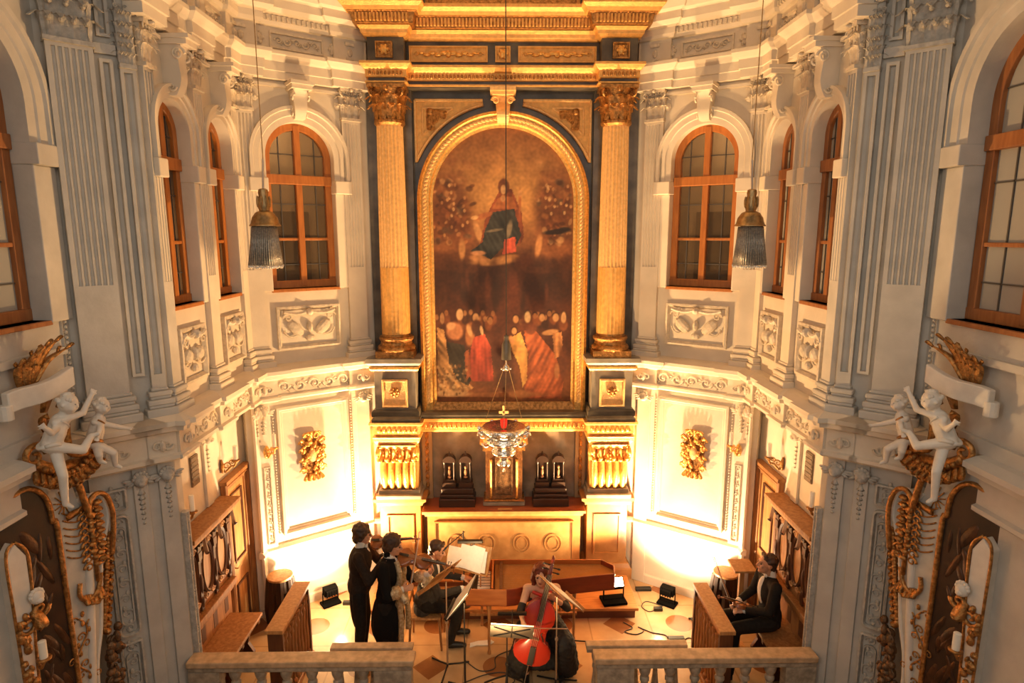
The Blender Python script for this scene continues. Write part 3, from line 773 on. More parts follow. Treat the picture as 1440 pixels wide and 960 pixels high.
# gilded cornice between niche and picture
mb = MB(); mould_band(mb, [(-.02, 2.36), (.02, 2.37), (.03, 2.40), (.05, 2.41), (.05, 2.53), (.10, 2.56), (.10, 2.59), (-.02, 2.60)], 9.0, [(a, b, y+.03) for a, b, y in OUT]); mb.box(-1.79, 1.79, 8.7, 9.0, 2.37, 2.595)
for s in (-1, 1): mb.box(min(s*1.25, s*1.79), max(s*1.25, s*1.79), 8.5, 8.9, 2.37, 2.595)
gc = mb.build('gold_cornice', GOLDM, AP)
for x0, x1, y in OUT:
    mb = MB(); x = x0+.03
    while x < x1-.02:
        mb.ell((x, y-.022, 2.47), (.030, .022, .045), 6, 5); mb.ell((x+.035, y-.022, 2.445), (.012, .015, .02), 5, 4); x += .07
    mb.build('leaf_carving', GOLD, gc)
for s in (-1, 1):
    mb = MB(); mould_band(mb, [(-.02, 2.24), (.02, 2.25), (.05, 2.30), (.05, 2.34), (.07, 2.36), (-.02, 2.375)], 9.0, [(min(s*1.25, s*1.80), max(s*1.25, s*1.80), 8.50)])
    mb.box(min(s*1.26, s*1.79), max(s*1.26, s*1.79), 8.5, 8.95, 2.24, 2.37); mb.build('console_cap', GOLDP, AP)
mb = MB(); mould_band(mb, [(-.02, 2.59), (.06, 2.60), (.06, 2.64), (.02, 2.67), (-.02, 2.67)], 9.0, OUT); mb.box(-1.79, 1.79, 8.67, 9.0, 2.6, 2.662)
mb.build('dark_ledge', BK, AP)
# picture frame: arch
SPR, RI, RO, ZB = 5.66, .985, 1.19, 2.60
def arch(r, zb, n=40): return [(r, zb)]+[(r*math.cos(PI*i/n), SPR+r*math.sin(PI*i/n)) for i in range(n+1)]+[(-r, zb)]
fr = MB(FY(8.90)); w = RO-RI
fr.loop(arch(RO, ZB), [(0, 0), (0, .13), (w*.18, .15), (w*.3, .12), (w*.75, .10), (w*.85, .06), (w, .05), (w, 0)])
gf = fr.build('picture_frame', GOLD, AP, smooth=.5)
fr = MB(FY(8.90)); fr.loop([(-RO, ZB), (RO, ZB)], [(0, 0), (0, .13), (.02, .14), (.035, .11), (.15, .06), (.17, .05), (.17, 0)])
fr.build('frame_bottom_rail', GOLDD, gf)
fr = MB(FY(8.90)); ra = (RI+RO)/2+.005; pts = []
z = ZB+.2
while z < SPR: pts += [(ra, z, PI/2), (-ra, z, PI/2)]; z += .052
for i in range(1, 62): a = PI*i/62; pts.append((ra*math.cos(a), SPR+ra*math.sin(a), a+PI/2))
for x, zz, a in pts: fr.ell((x, .112, zz), (.022, .03, .042), 6, 5, Matrix.Rotation(-(a-PI/2)+.5, 3, 'Y'))
fr.build('frame_beading', GOLDP, gf)
# spandrels
for s in (-1, 1):
    R = 1.31
    def tri(k):
        x0 = 1.20-k; z1 = 7.0-k; r = R+k
        a0 = math.acos(min(1, x0/r)); a1 = math.asin(min(1, (z1-.06*(k == 0)-SPR)/r))
        arcp = [(r*math.cos(a0+(a1-a0)*i/14), SPR+r*math.sin(a0+(a1-a0)*i/14)) for i in range(15)]
        return [(s*x, z) for x, z in ([(x0, z1)]+arcp+([(arcp[-1][0], z1)] if k == 0 else []))]
    g = MB(FY(8.90)); g.prism(tri(.0), 0, .03); sp = g.build('spandrel_panel', GOLDM, AP)
    g = MB(FY(8.90)); t0 = tri(.0); g.tube([(x, .035, z) for x, z in t0+[t0[0]]], .022, 6); t1 = tri(.10); g.tube([(x, .035, z) for x, z in t1+[t1[0]]], .014, 6); g.build('spandrel_moulding', GOLDP, sp)
    g = MB(FY(8.90))
    for i in range(9):
        a = -.15-1.35*i/8; g.leaf((s*1.02, .035, 6.86), (-s*math.cos(a), .1, math.sin(a)), (0,1,0), .07, .26 if i in (0,1,7,8) else .19, .1)
    g.ell((s*1.0, .04, 6.85), (.05, .04, .05), 8, 6)
    g.build('spandrel_leaves', GOLDD, sp)
# keystone
g = MB(FY(8.80))
for i in range(10):
    t0, t1 = i/10, (i+1)/10; f_ = lambda t: (.075+.03*t, .08+.06*t+.05*math.sin(t*PI*1.7), 6.68+.34*t)
    a, b = f_(t0), f_(t1); g.frust((-a[0], a[0], -.1, a[1], a[2]), (-b[0], b[0], -.1, b[1], b[2]))
for s in (-1, 1): g.spiral((s*.10, .14, 6.96), .05, 1.5, .018, (s,0,0), (0,0,1)); g.spiral((s*.07, .09, 6.73), .03, 1.4, .012, (s,0,0), (0,0,1))
g.box(-.14, .14, -.1, .24, 7.02, 7.06); g.box(-.17, .17, -.1, .28, 7.06, 7.11)
g.build('keystone', GOLDP, AP)
# entablature
UPO = [(-1.74, -1.27, 8.46), (-1.27, 1.27, 8.66), (1.27, 1.74, 8.46)]
def solid(mb, z0, z1):
    for a, b, y in UPO: mb.box(a+.002, b-.002, y+.001, 9.04, z0, z1)
g = MB(); solid(g, 7.12, 7.70); g.build('entablature_core', BK, AP)
g = MB(); mould_band(g, [(-.02, 7.19), (.03, 7.20), (.03, 7.29), (.06, 7.31), (.09, 7.35), (.09, 7.38), (-.02, 7.385)], 9.0, UPO); ar = g.build('architrave', GOLDM, AP)
for x0, x1, y in UPO:
    g = MB(); x = x0+.03
    while x < x1-.02: g.ell((x, y-.035, 7.245), (.02, .014, .03), 6, 4); x += .05
    g.build('architrave_carving', GOLDD, ar)
g = MB(); mould_band(g, [(-.02, 7.13), (.035, 7.13), (.035, 7.15), (-.02, 7.155)], 9.0, UPO); g.build('architrave_fillet', GOLDM, AP)
for x0, x1, y in ((-1.23, -.20, 8.66), (.20, 1.23, 8.66), (-.10, .10, 8.66), (-1.63, -1.41, 8.46), (1.41, 1.63, 8.46)):
    g = MB(FY(y)); z0, z1 = 7.43, 7.63
    g.box(x0, x1, -.01, .012, z0, z1); g.loop([(x0, z0), (x1, z0), (x1, z1), (x0, z1)], [(0, 0), (0, .03), (.018, .03), (.025, .012), (.025, 0)], True)
    fp = g.build('frieze_panel', GOLDD if x1-x0 < .5 and y < 8.5 else GOLDM, AP)
    g = MB(FY(y)); xc = (x0+x1)/2
    if x1-x0 > .5:
        for s in (-1, 1):
            for k in range(5): g.ell((xc+s*(.06+.075*k), .02, 7.53+.012*(-1)**k), (.055, .022, .028-.003*k), 7, 5)
            g.spiral((xc+s*.42, .02, 7.53), .035, 1.2, .01, (s,0,0), (0,0,1))
        g.ell((xc, .02, 7.53), (.04, .03, .045), 8, 6)
    else:
        g.ell((xc, .02, 7.53), (.05, .03, .055), 9, 6)
        for k in range(6): g.ell((xc+.05*math.cos(k*1.05), .02, 7.53+.05*math.sin(k*1.05)), (.022, .02, .022), 6, 4)
    g.build('panel_carving', GOLD, fp)
g = MB(); mould_band(g, [(-.02, 7.68), (.03, 7.69), (.06, 7.72), (.07, 7.76), (.10, 7.80), (-.02, 7.81)], 9.0, UPO); g.build('cornice_bed_moulding', GOLDM, AP)
g = MB(); solid(g, 7.7, 8.08); mould_band(g, [(-.02, 7.80), (.14, 7.81), (.17, 7.93), (.20, 7.94), (-.02, 7.945)], 9.0, UPO); dn = g.build('cornice_ornament_band', GOLDDK if False else GOLDD, AP)
for x0, x1, y in UPO:
    g = MB(); x = x0-.10 if y < 8.5 else x0+.03
    while x < x1+(.10 if y < 8.5 else 0): g.box(x, x+.022, y-.185, y-.12, 7.83, 7.92); x += .045
    g.build('dentils', GOLDM, dn)
g = MB(); mould_band(g, [(-.02, 7.94), (.22, 7.945), (.24, 7.98), (.28, 8.02), (.28, 8.06), (-.02, 8.08)], 9.0, UPO); g.build('corona', GOLDM, AP)
# broken pediment
g = MB(FY(8.7)); g.prism([(-1.75, 8.07), (1.75, 8.07), (0, 9.0)], -.3, 0); pt = g.build('pediment', BK, AP)
for s in (-1, 1):
    g = MB(FY(8.7)); g.loop([(-2.02, 8.08), (-.3, 9.0)] if s < 0 else [(.3, 9.0), (2.02, 8.08)], [(0, -.3), (0, .36), (.05, .42), (.08, .46), (.12, .46), (.12, -.3)])
    g.build('pediment_rake', GOLD, pt)
g = MB(FY(8.7)); g.box(-.95, .95, 0, .05, 8.12, 8.5); g.loop([(-1.0, 8.10), (1.0, 8.10), (1.0, 8.5), (-1.0, 8.5)], [(0, 0), (0, .1), (.05, .1), (.06, .03), (.06, 0)], True); g.build('pediment_panel', GOLDD, pt)
for s in (-1, 1):
    g = MB(FY(8.7)); g.spiral((s*1.17, .08, 8.2), .11, 1.6, .03, (-s,0,0), (0,0,1)); g.ell((s*1.17, .08, 8.2), .05, 8, 6); g.build('pediment_scroll', GREYS, pt)

# ------------------------------------------------------------------ painting (vertex-painted canvas)
def make_painting():
    nx, nz = 190, 370
    # work in the canvas' own units: px 0..1 from left to right, pz 0..1 from bottom to top
    base = []
    rnd = random.Random(3)
    def lerp(a, b, t): return tuple(a[i]+(b[i]-a[i])*t for i in range(3))
    stops = [(0, (150, 84, 26)), (.10, (142, 76, 26)), (.19, (104, 52, 20)), (.36, (92, 46, 18)), (.44, (70, 37, 17)), (.50, (76, 42, 20)), (.56, (110, 62, 26)), (.62, (150, 90, 40)), (.74, (206, 140, 66)), (.86, (190, 126, 60)), (1, (160, 100, 46))]
    def bg(x, z):
        for i in range(len(stops)-1):
            if z <= stops[i+1][0]:
                c = lerp(stops[i][1], stops[i+1][1], (z-stops[i][0])/(stops[i+1][0]-stops[i][0])); break
        else: c = stops[-1][1]
        if z > .5:
            g = math.exp(-((x-.52)/.22)**2-((z-.77)/.10)**2); c = lerp(c, (228, 160, 78), g*.8)
            e = max(0, abs(x-.5)-.25)*1.6*(1-max(0, (z-.8))*3); c = lerp(c, (120, 66, 28), min(.8, max(0, e)))
        return c
    S = []   # strokes (x, z, rx, rz, angle, colour, softness)
    def st(px, py, rx, rz, col, ang=0, soft=.35, op=1.):
        soft *= .72   # photo pixels in the canvas, canvas spans 611..806 x 180..562
        S.append(((px-611)/195., (562-py)/382., rx/195., rz/382., ang, col, soft, op))
    PO = []
    def Z(zx, zy): return 600+zx/2.182, 140+zy/2.182
    def e(zx, zy, rx, rz, col, ang=0, soft=.3, op=.92): st(*Z(zx, zy), rx/2.182, rz/2.182, col, ang, soft, op)
    def poly(pts, col, fold=.35, fang=.0):
        q = [((Z(*p)[0]-611)/195., (562-Z(*p)[1])/382.) for p in pts]
        S.append(('P', q, min(p[0] for p in q), max(p[0] for p in q), min(p[1] for p in q), max(p[1] for p in q), col, fold, fang))
    # clouds and angels, left and right
    for x, y, rx, ry, c in ((60, 425, 50, 24, (176, 104, 48)), (400, 440, 48, 28, (184, 108, 50)), (115, 400, 32, 40, (150, 84, 36)), (370, 390, 30, 50, (150, 84, 36)), (80, 330, 60, 70, (118, 64, 27)), (390, 320, 60, 80, (120, 66, 28)), (80, 255, 40, 40, (150, 90, 44)), (390, 250, 44, 44, (156, 94, 46))):
        e(x, y, rx, ry, c, 0, .6, .8)
    for i in range(150):
        side = i % 2; x = rnd.gauss(78, 34) if side == 0 else rnd.gauss(392, 36); y = rnd.uniform(235, 425)
        if abs(x-240) < 95 or x < 20 or x > 450: continue
        c = rnd.choice([(196, 122, 58), (226, 156, 88), (92, 48, 20), (130, 72, 30), (240, 178, 110), (74, 40, 18), (176, 100, 46), (110, 84, 58)])
        e(x, y, rnd.uniform(4, 14), rnd.uniform(3, 11), c, rnd.uniform(-1, 1), .5, .6)
    for i in range(44):
        x = rnd.gauss(78, 34) if i % 2 else rnd.gauss(392, 36); y = rnd.uniform(245, 400)
        if abs(x-240) < 100: continue
        e(x, y+8, 9, 9, (120, 66, 28), 0, .5, .7); e(x, y, 4., 5.5, rnd.choice([(238, 180, 114), (222, 158, 92), (200, 134, 70)]), 0, .3)
    for i in range(16): e(rnd.choice([rnd.uniform(60, 150), rnd.uniform(310, 400)]), rnd.uniform(150, 240), rnd.uniform(6, 16), rnd.uniform(5, 10), rnd.choice([(186, 118, 58), (150, 92, 46), (212, 146, 76)]), rnd.uniform(-.6, .6), .5, .6)
    for x, y, rx, ry, c, a in ((160, 390, 10, 32, (232, 162, 92), .3), (110, 440, 10, 30, (226, 156, 84), 0), (345, 430, 10, 34, (226, 152, 82), -.15), (400, 388, 40, 8, (40, 30, 24), .1), (425, 380, 18, 6, (44, 34, 26), 0), (200, 478, 60, 12, (222, 152, 78), .05), (260, 468, 40, 12, (210, 138, 66), 0), (160, 468, 26, 12, (226, 150, 80), -.1), (300, 478, 30, 22, (98, 50, 22), 0), (120, 500, 60, 12, (92, 50, 22), 0), (360, 500, 70, 14, (96, 52, 22), 0)):
        e(x, y, rx, ry, c, a, .5, .85)
    # seated figure
    poly([(228, 262), (262, 262), (292, 330), (300, 405), (285, 430), (165, 425), (182, 350), (204, 305)], (146, 70, 28), .3)
    poly([(222, 288), (264, 284), (282, 322), (203, 320)], (178, 98, 40), .2)
    poly([(205, 330), (270, 320), (292, 400), (268, 445), (235, 436), (198, 472), (176, 460), (136, 446), (172, 420), (182, 380)], (58, 56, 50), .5, .5)
    e(238, 256, 17, 24, (118, 62, 30), 0, .2); e(237, 264, 8, 14, (238, 180, 116), 0, .3); e(236, 290, 8, 10, (214, 146, 84), 0, .3); e(176, 341, 30, 8, (190, 104, 46), .3, .3); e(150, 346, 12, 6, (240, 178, 106), .2, .3)
    e(287, 298, 4, 36, (196, 110, 46), 0, .4); e(288, 275, 6, 10, (226, 156, 86), 0, .3); poly([(240, 412), (274, 402), (276, 448), (234, 456)], (206, 78, 42), .3); e(255, 380, 8, 26, (178, 152, 118), -.2, .5, .8); e(210, 384, 26, 4, (150, 128, 98), .15, .4, .8); e(160, 452, 22, 7, (232, 156, 96), 0, .4)
    # dark architecture in the middle
    for i in range(30): e(rnd.uniform(25, 445), rnd.uniform(505, 610), rnd.uniform(5, 16), rnd.uniform(24, 56), rnd.choice([(70, 38, 17), (98, 54, 24), (114, 58, 25), (56, 32, 15)]), 0, .7, .6)
    e(265, 580, 24, 60, (120, 56, 22), 0, .7, .6)
    # crowd
    e(110, 690, 100, 60, (86, 42, 18), 0, .5, .8); e(360, 690, 95, 60, (92, 46, 20), 0, .5, .8)
    for i in range(26):
        x = rnd.choice([rnd.uniform(28, 210), rnd.uniform(265, 440)]); y = rnd.uniform(632, 665); e(x, y+18, 12, 18, rnd.choice([(120, 60, 25), (70, 36, 16), (150, 80, 34)]), 0, .4, .8); e(x, y, 6, 9, rnd.choice([(170, 106, 54), (140, 82, 40), (196, 130, 72)]), 0, .35, .85)
    for x, y, rx, ry, c in ((100, 640, 11, 18, (240, 184, 122)), (150, 650, 10, 14, (226, 162, 98)), (195, 660, 8, 12, (176, 112, 58)), (45, 652, 7, 18, (214, 148, 88)), (275, 655, 9, 12, (220, 152, 88)), (312, 648, 10, 18, (244, 196, 132)), (270, 692, 8, 11, (232, 166, 96)), (357, 650, 9, 12, (226, 160, 94)), (400, 650, 10, 13, (232, 168, 102)), (425, 650, 8, 18, (236, 176, 112)), (380, 638, 7, 9, (190, 124, 68)), (335, 645, 7, 9, (170, 104, 52))):
        e(x, y-6, rx*1.15, ry*.8, (60, 30, 14), 0, .3); e(x, y, rx, ry, c, 0, .3)
    poly([(28, 680), (50, 688), (62, 780), (112, 850), (142, 872), (104, 898), (28, 898)], (186, 132, 72), .6, .6)
    e(84, 692, 26, 28, (226, 142, 84), .2, .3); e(72, 676, 14, 12, (244, 178, 116), 0, .4); e(132, 702, 15, 38, (188, 110, 52), -.1, .3); e(130, 690, 8, 20, (232, 170, 104), .3, .4)
    poly([(56, 725), (112, 735), (140, 835), (124, 866), (92, 850), (64, 795)], (60, 50, 38), .5, .5)
    poly([(142, 712), (176, 700), (196, 742), (206, 852), (140, 852), (118, 822)], (176, 60, 22), .35)
    e(152, 680, 16, 24, (92, 46, 20), 0, .3); e(168, 690, 5, 15, (242, 190, 128), .2, .3); e(214, 760, 12, 60, (94, 46, 20), 0, .5); poly([(112, 760), (126, 750), (134, 830), (118, 850)], (170, 84, 34), .3)
    poly([(300, 690), (336, 690), (402, 770), (428, 850), (420, 908), (308, 908), (300, 862), (316, 780)], (190, 90, 30), .45, -.5)
    poly([(256, 716), (290, 694), (313, 760), (310, 850), (298, 872), (286, 800), (262, 752)], (238, 164, 70), .2)
    e(322, 685, 18, 18, (120, 58, 24), 0, .3); e(262, 720, 8, 14, (226, 150, 80), .3, .4)
    e(384, 696, 26, 9, (228, 160, 92), .15, .3); poly([(390, 700), (420, 695), (424, 770), (398, 780)], (218, 140, 74), .4); e(424, 790, 14, 50, (118, 60, 26), 0, .4); e(406, 820, 8, 26, (200, 126, 66), 0, .4)
    for x, y, rx, ry, c, a in ((240, 895, 130, 8, (186, 108, 42), 0), (170, 880, 50, 8, (160, 88, 34), .1), (240, 850, 34, 30, (104, 52, 20), 0), (240, 800, 26, 70, (84, 42, 18), 0), (290, 895, 36, 14, (212, 128, 54), 0), (70, 892, 60, 10, (226, 168, 104), 0)):
        e(x, y, rx, ry, c, a, .5, .8)
    for i in range(80): e(rnd.uniform(28, 120), rnd.uniform(800, 895), rnd.uniform(2, 6), rnd.uniform(2, 6), rnd.choice([(120, 76, 34), (232, 184, 120), (150, 98, 46)]), 0, .4, .7)
    def inside(q, x, z):
        r = False; n = len(q); k = n-1
        for m_ in range(n):
            if (q[m_][1] > z) != (q[k][1] > z) and x < (q[k][0]-q[m_][0])*(z-q[m_][1])/(q[k][1]-q[m_][1])+q[m_][0]: r = not r
            k = m_
        return r
    verts = []; cols = []
    for j in range(nz+1):
        z = j/nz
        for i in range(nx+1):
            x = i/nx; c = bg(x, z)
            for t_ in S:
                if t_[0] == 'P':
                    _, q, xa, xb, za, zb, col, fold, fang = t_
                    if xa <= x <= xb and za <= z <= zb and inside(q, x+.006*mnoise.noise(Vector((x*60, z*110, 7))), z):
                        u = x*math.cos(fang)+z*1.96*math.sin(fang); k = 1+fold*mnoise.noise(Vector((u*42, (z*1.96*math.cos(fang)-x*math.sin(fang))*7, 2.2)))+.12*math.sin((x-xa)/(xb-xa)*PI)-.04
                        c = tuple(v*k for v in col)
                    continue
                sx, sz, rx, rz, a, col, soft, op = t_
                dz = (z-sz)
                if abs(dz) > rz*1.5+rx*1.3: continue
                dx = (x-sx)
                if abs(dx) > (rx+rz*2)*1.6: continue
                X = dx*195; Z = dz*382; ca, sa = math.cos(a), math.sin(a)
                u = (X*ca+Z*sa)/(rx*195); v = (-X*sa+Z*ca)/(rz*382)
                d = u*u+v*v
                if d < (1+soft)**2:
                    d = math.sqrt(d); t = 1 if d < 1-soft else (1+soft-d)/(2*soft)
                    c = lerp(c, col, t*t*(3-2*t)*op)
            k = 1+.14*mnoise.noise(Vector((x*14, z*28, 1.3)))+.14*mnoise.noise(Vector((x*45, z*90, 4.)))
            cols.append([min(1, max(0, (q*k/255)))**2.2 for q in c])
            verts.append(((x-.5)*2*RI, 8.885, 2.75+z*(SPR+RI-2.75)))
    faces = []
    for j in range(nz):
        for i in range(nx):
            a = j*(nx+1)+i; v = verts[a]
            if v[2] > SPR and math.hypot(v[0], v[2]-SPR) > RI+.05: continue
            faces.append((a, a+1, a+nx+2, a+nx+1))
    me = bpy.data.meshes.new('painting'); me.from_pydata(verts, [], faces)
    ca = me.color_attributes.new('paint', 'FLOAT_COLOR', 'POINT')
    flat = []
    for c in cols: flat += [c[0], c[1], c[2], 1]
    ca.data.foreach_set('color', flat)
    m = bpy.data.materials.new('oil paint'); m.use_nodes = True; nt = m.node_tree; b = nt.nodes['Principled BSDF']; b.inputs['Roughness'].default_value = .55
    at_ = nt.nodes.new('ShaderNodeVertexColor'); at_.layer_name = 'paint'
    hs = nt.nodes.new('ShaderNodeHueSaturation'); hs.inputs['Saturation'].default_value = .95; hs.inputs['Value'].default_value = .66
    nt.links.new(at_.outputs['Color'], hs.inputs['Color']); nt.links.new(hs.outputs['Color'], b.inputs['Base Color'])
    me.materials.append(m)
    o = bpy.data.objects.new('painting', me); C.objects.link(o); o.parent = AP; o.matrix_parent_inverse = AP.matrix_world.inverted()
    o['label'] = 'arched oil painting of a robed figure on clouds above a crowd'
make_painting()

# ------------------------------------------------------------------ altar steps and table
mb = MB(); mb.box(-1.82, 1.80, 7.73, 8.585, 0, .125); DA = thing('altar_dais', 'low wooden dais in front of the altar with a dark riser', 'dais', (0, 8.3, 0)); mb.build('riser', DAISD, DA)
mb = MB(); mb.box(-1.86, 1.84, 7.69, 8.585, .125, .165); mb.build('deck', DAIS, DA, bevel=.006)
mb = MB(); mb.box(-1.40, 1.40, 8.27, 8.585, .165, .24); mb.build('inner_step', DAISD, DA); mb = MB(); mb.box(-1.42, 1.42, 8.25, 8.585, .24, .265); mb.build('inner_step_deck', DAIS, DA)
AT = thing('altar_table', 'ochre marble altar table with red brown top below the altarpiece niche', 'altar', (0, 8.7, .265))
mb = MB(); mb.box(-1.12, 1.12, 8.49, 8.93, .265, 1.18); mb.build('body', OCHM, AT)
mb = MB(); mould_band(mb, [(-.02, .265), (.04, .265), (.04, .33), (.02, .35), (-.02, .36)], 8.93, [(-1.12, 1.12, 8.49)]); mb.build('base_moulding', OCHM, AT)
mb = MB(FY(8.49)); mb.box(-1.0, 1.0, 0, .012, .37, 1.05); fp = mb.build('front_panel', OCHP, AT)
mb = MB(FY(8.49)); mb.loop([(-1.0, .37), (1.0, .37), (1.0, 1.05), (-1.0, 1.05)], [(0, 0), (0, .03), (-.018, .03), (-.02, 0)], True); mb.build('panel_frame', nmat('brown panel line', (.36, .16, .05), .4), fp)
for x in (-.72, -.26, .26, .72):
    mb = MB(FY(8.476)); mb.loop([(x+.13*math.cos(2*PI*i/32), .72+.15*math.sin(2*PI*i/32)) for i in range(32)], [(0, 0), (0, .012), (.014, .012), (.014, 0)], True)
    mb.loop([(x+.085*math.cos(2*PI*i/32), .72+.1*math.sin(2*PI*i/32)) for i in range(32)], [(0, 0), (0, .010), (.01, .010), (.01, 0)], True)
    mb.build('roundel', OCHP, fp)
mb = MB(); mould_band(mb, [(-.02, 1.15), (.02, 1.15), (.03, 1.19), (.06, 1.20), (.06, 1.238), (-.02, 1.24)], 8.93, [(-1.13, 1.13, 8.49)]); mb.build('top_moulding', OCHP, AT)
mb = MB(); mb.box(-1.18, 1.18, 8.44, 8.93, 1.225, 1.245); mb.build('table_top', REDM, AT)
mb = MB(); mb.box(-.09, .12, 8.47, 8.52, 1.245, 1.252); mb.build('small_plate', OCHP, AT)
# tabernacle
TB = thing('tabernacle', 'brown and gold tabernacle with domed gilt crown standing on the altar table', 'tabernacle', (0, 8.74, 1.245))
mb = MB(); mb.box(-.31, .31, 8.60, 8.90, 1.247, 1.33); mb.build('plinth', GREYS, TB, bevel=.012)
mb = MB(); mb.box(-.27, .27, 8.64, 8.90, 1.33, 2.12); mb.build('body', nmat('brown gilt tabernacle', (.30, .14, .05), .4, .4, col2=(.17, .075, .03), scale=22, bump=.4, bscale=50), TB)
mb = MB(FY(8.64)); mb.box(-.13, .13, 0, .02, 1.40, 2.0); mb.loop([(-.13, 1.40), (.13, 1.40), (.13, 2.0), (-.13, 2.0)], [(0, 0), (0, .035), (.02, .035), (.02, 0)], True); mb.build('door', GOLDDK, TB)
for s in (-1, 1):
    mb = MB(); mb.lathe([(.022, 1.36), (.016, 1.42), (.014, 1.9), (.022, 1.96)], (s*.19, 8.625, 0), 10); mb.build('gold_colonnette', GOLD, TB, smooth=5)
mb = MB(); mb.box(-.30, .30, 8.60, 8.9, 1.31, 1.345); mb.box(-.31, .31, 8.59, 8.9, 2.10, 2.16); mb.lathe([(.36, 2.16), (.35, 2.24), (.29, 2.36), (.18, 2.46), (.05, 2.52)], (0, 8.74, 0), 20, sy=.42); mb.build('crown', GOLDD, TB, smooth=.7)
CR = thing('altar_cross', 'small pale gilt cross standing on top of the tabernacle', 'cross', (0, 8.62, 2.50))
mb = MB(); mb.box(-.018, .018, 8.60, 8.625, 2.54, 2.78); mb.box(-.07, .07, 8.60, 8.625, 2.66, 2.70); mb.build('cross', GOLDP, CR, bevel=.004)
mb = MB(); mb.lathe([(.05, 2.505), (.045, 2.52), (.02, 2.53), (.02, 2.55)], (0, 8.612, 0), 12); mb.build('foot', GOLDP, CR)
# shrines on stands
k = 0
for s in (-1, 1):
    xb = s*.69
    sn = 'left' if s < 0 else 'right'
    mb = MB(); mb.box(xb-.265, xb+.265, 8.56, 8.86, 1.246, 1.37); mb.box(xb-.25, xb+.25, 8.60, 8.86, 1.37, 1.42); mb.box(xb-.235, xb+.235, 8.64, 8.86, 1.42, 1.50)
    o = mb.build('shrine_stand', DARKW, None, bevel=.008); tag(o, 'black stepped stand on the altar table, %s of the tabernacle' % sn, 'stand', 'shrine stands on the altar')
    for q, dx in enumerate((-.12, .12)):
        x = xb+dx; pos = ('outer' if dx*s > 0 else 'inner')
        R_ = thing('relic_shrine', 'small dark arched shrine with a pale relic, %s of the pair %s of the tabernacle' % (pos, sn), 'shrine', (x, 8.75, 1.50), 'dark shrines on the altar')
        mb = MB(); mb.box(x-.10, x+.10, 8.68, 8.84, 1.501, 1.58); mb.box(x-.085, x+.085, 8.70, 8.84, 1.58, 1.62)
        for sx in (-1, 1): mb.lathe([(.016, 1.62), (.012, 1.66), (.012, 1.86), (.018, 1.9)], (x+sx*.07, 8.71, 0), 8)
        mb.box(x-.085, x+.085, 8.78, 8.83, 1.6, 1.9)
        mb.build('case', DARKW, R_)
        mb = MB(FY(8.70)); mb.prism([(x+.095*math.cos(PI*i/12), 1.89+.10*math.sin(PI*i/12)) for i in range(13)], -.12, .02); mb.lathe([(.03, 1.98), (.02, 2.0), (.008, 2.05)], (x, -.03, 0), 8); mb.build('arched_top', DARKW, R_)
        mb = MB(); mb.ell((x, 8.73, 1.80), (.018, .015, .025), 8, 6); mb.ell((x, 8.73, 1.72), (.022, .018, .06), 8, 6); mb.ell((x, 8.73, 1.65), (.03, .02, .02), 8, 5); mb.build('relic', nmat('pale relic', (.5, .25, .12), .5) if k == 0 else bpy.data.materials['pale relic'], R_)
        k += 1
# gilded wall ornaments beside the altar
for mx in (1, -1):
    S = 'left' if mx > 0 else 'right'
    M2, L2 = frame(C1, D1, mx); u = .70
    T = thing('gilded_wall_ornament', 'gilded leafy cartouche hanging on the slanting %s wall' % S, 'wall ornament', M2 @ Vector((u, 0, 2.15)), 'gilded cartouches')
    mb = MB(M2); rn = random.Random(4)
    mb.prism([(u-.13, 1.98), (u, 1.85), (u+.13, 1.98), (u+.14, 2.30), (u+.06, 2.46), (u-.06, 2.46), (u-.14, 2.30)], .003, .04); mb.build('backplate', GOLDD, T)
    mb = MB(M2)
    for i in range(60):
        a = rn.uniform(0, 2*PI); rr = rn.uniform(.4, 1); x = u+.145*rr*math.cos(a); z = 2.17+.30*rr*math.sin(a)
        mb.ell((x, rn.uniform(.04, .08), z), (rn.uniform(.015, .035), .025, rn.uniform(.015, .04)), 6, 5)
    for s in (-1, 1):
        for z in (1.98, 2.12, 2.26, 2.38): mb.spiral((u+s*.13, .05, z), .05, 1.3, .014, (s,0,0), (0,0,1)); mb.leaf((u+s*.1, .05, z), (s*.6,.2,.6), (0,1,0), .06, .1, .4)
        mb.spiral((u+s*.06, .06, 2.47), .055, 1.2, .014, (s,0,0), (0,0,1))
    for i in range(5): mb.leaf((u+(i-2)*.03, .05, 2.44), ((i-2)*.3,.1,1), (0,1,0), .05, .11, .4); mb.leaf((u+(i-2)*.04, .05, 1.93), ((i-2)*.3,.1,-1), (0,1,0), .05, .1, .4)
    mb.build('leafwork', GOLD, T, smooth=5)
    mb = MB(M2); mb.ell((u, .06, 2.20), (.06, .04, .10), 12, 8); mb.build('medallion', GOLDP, T, smooth=5)
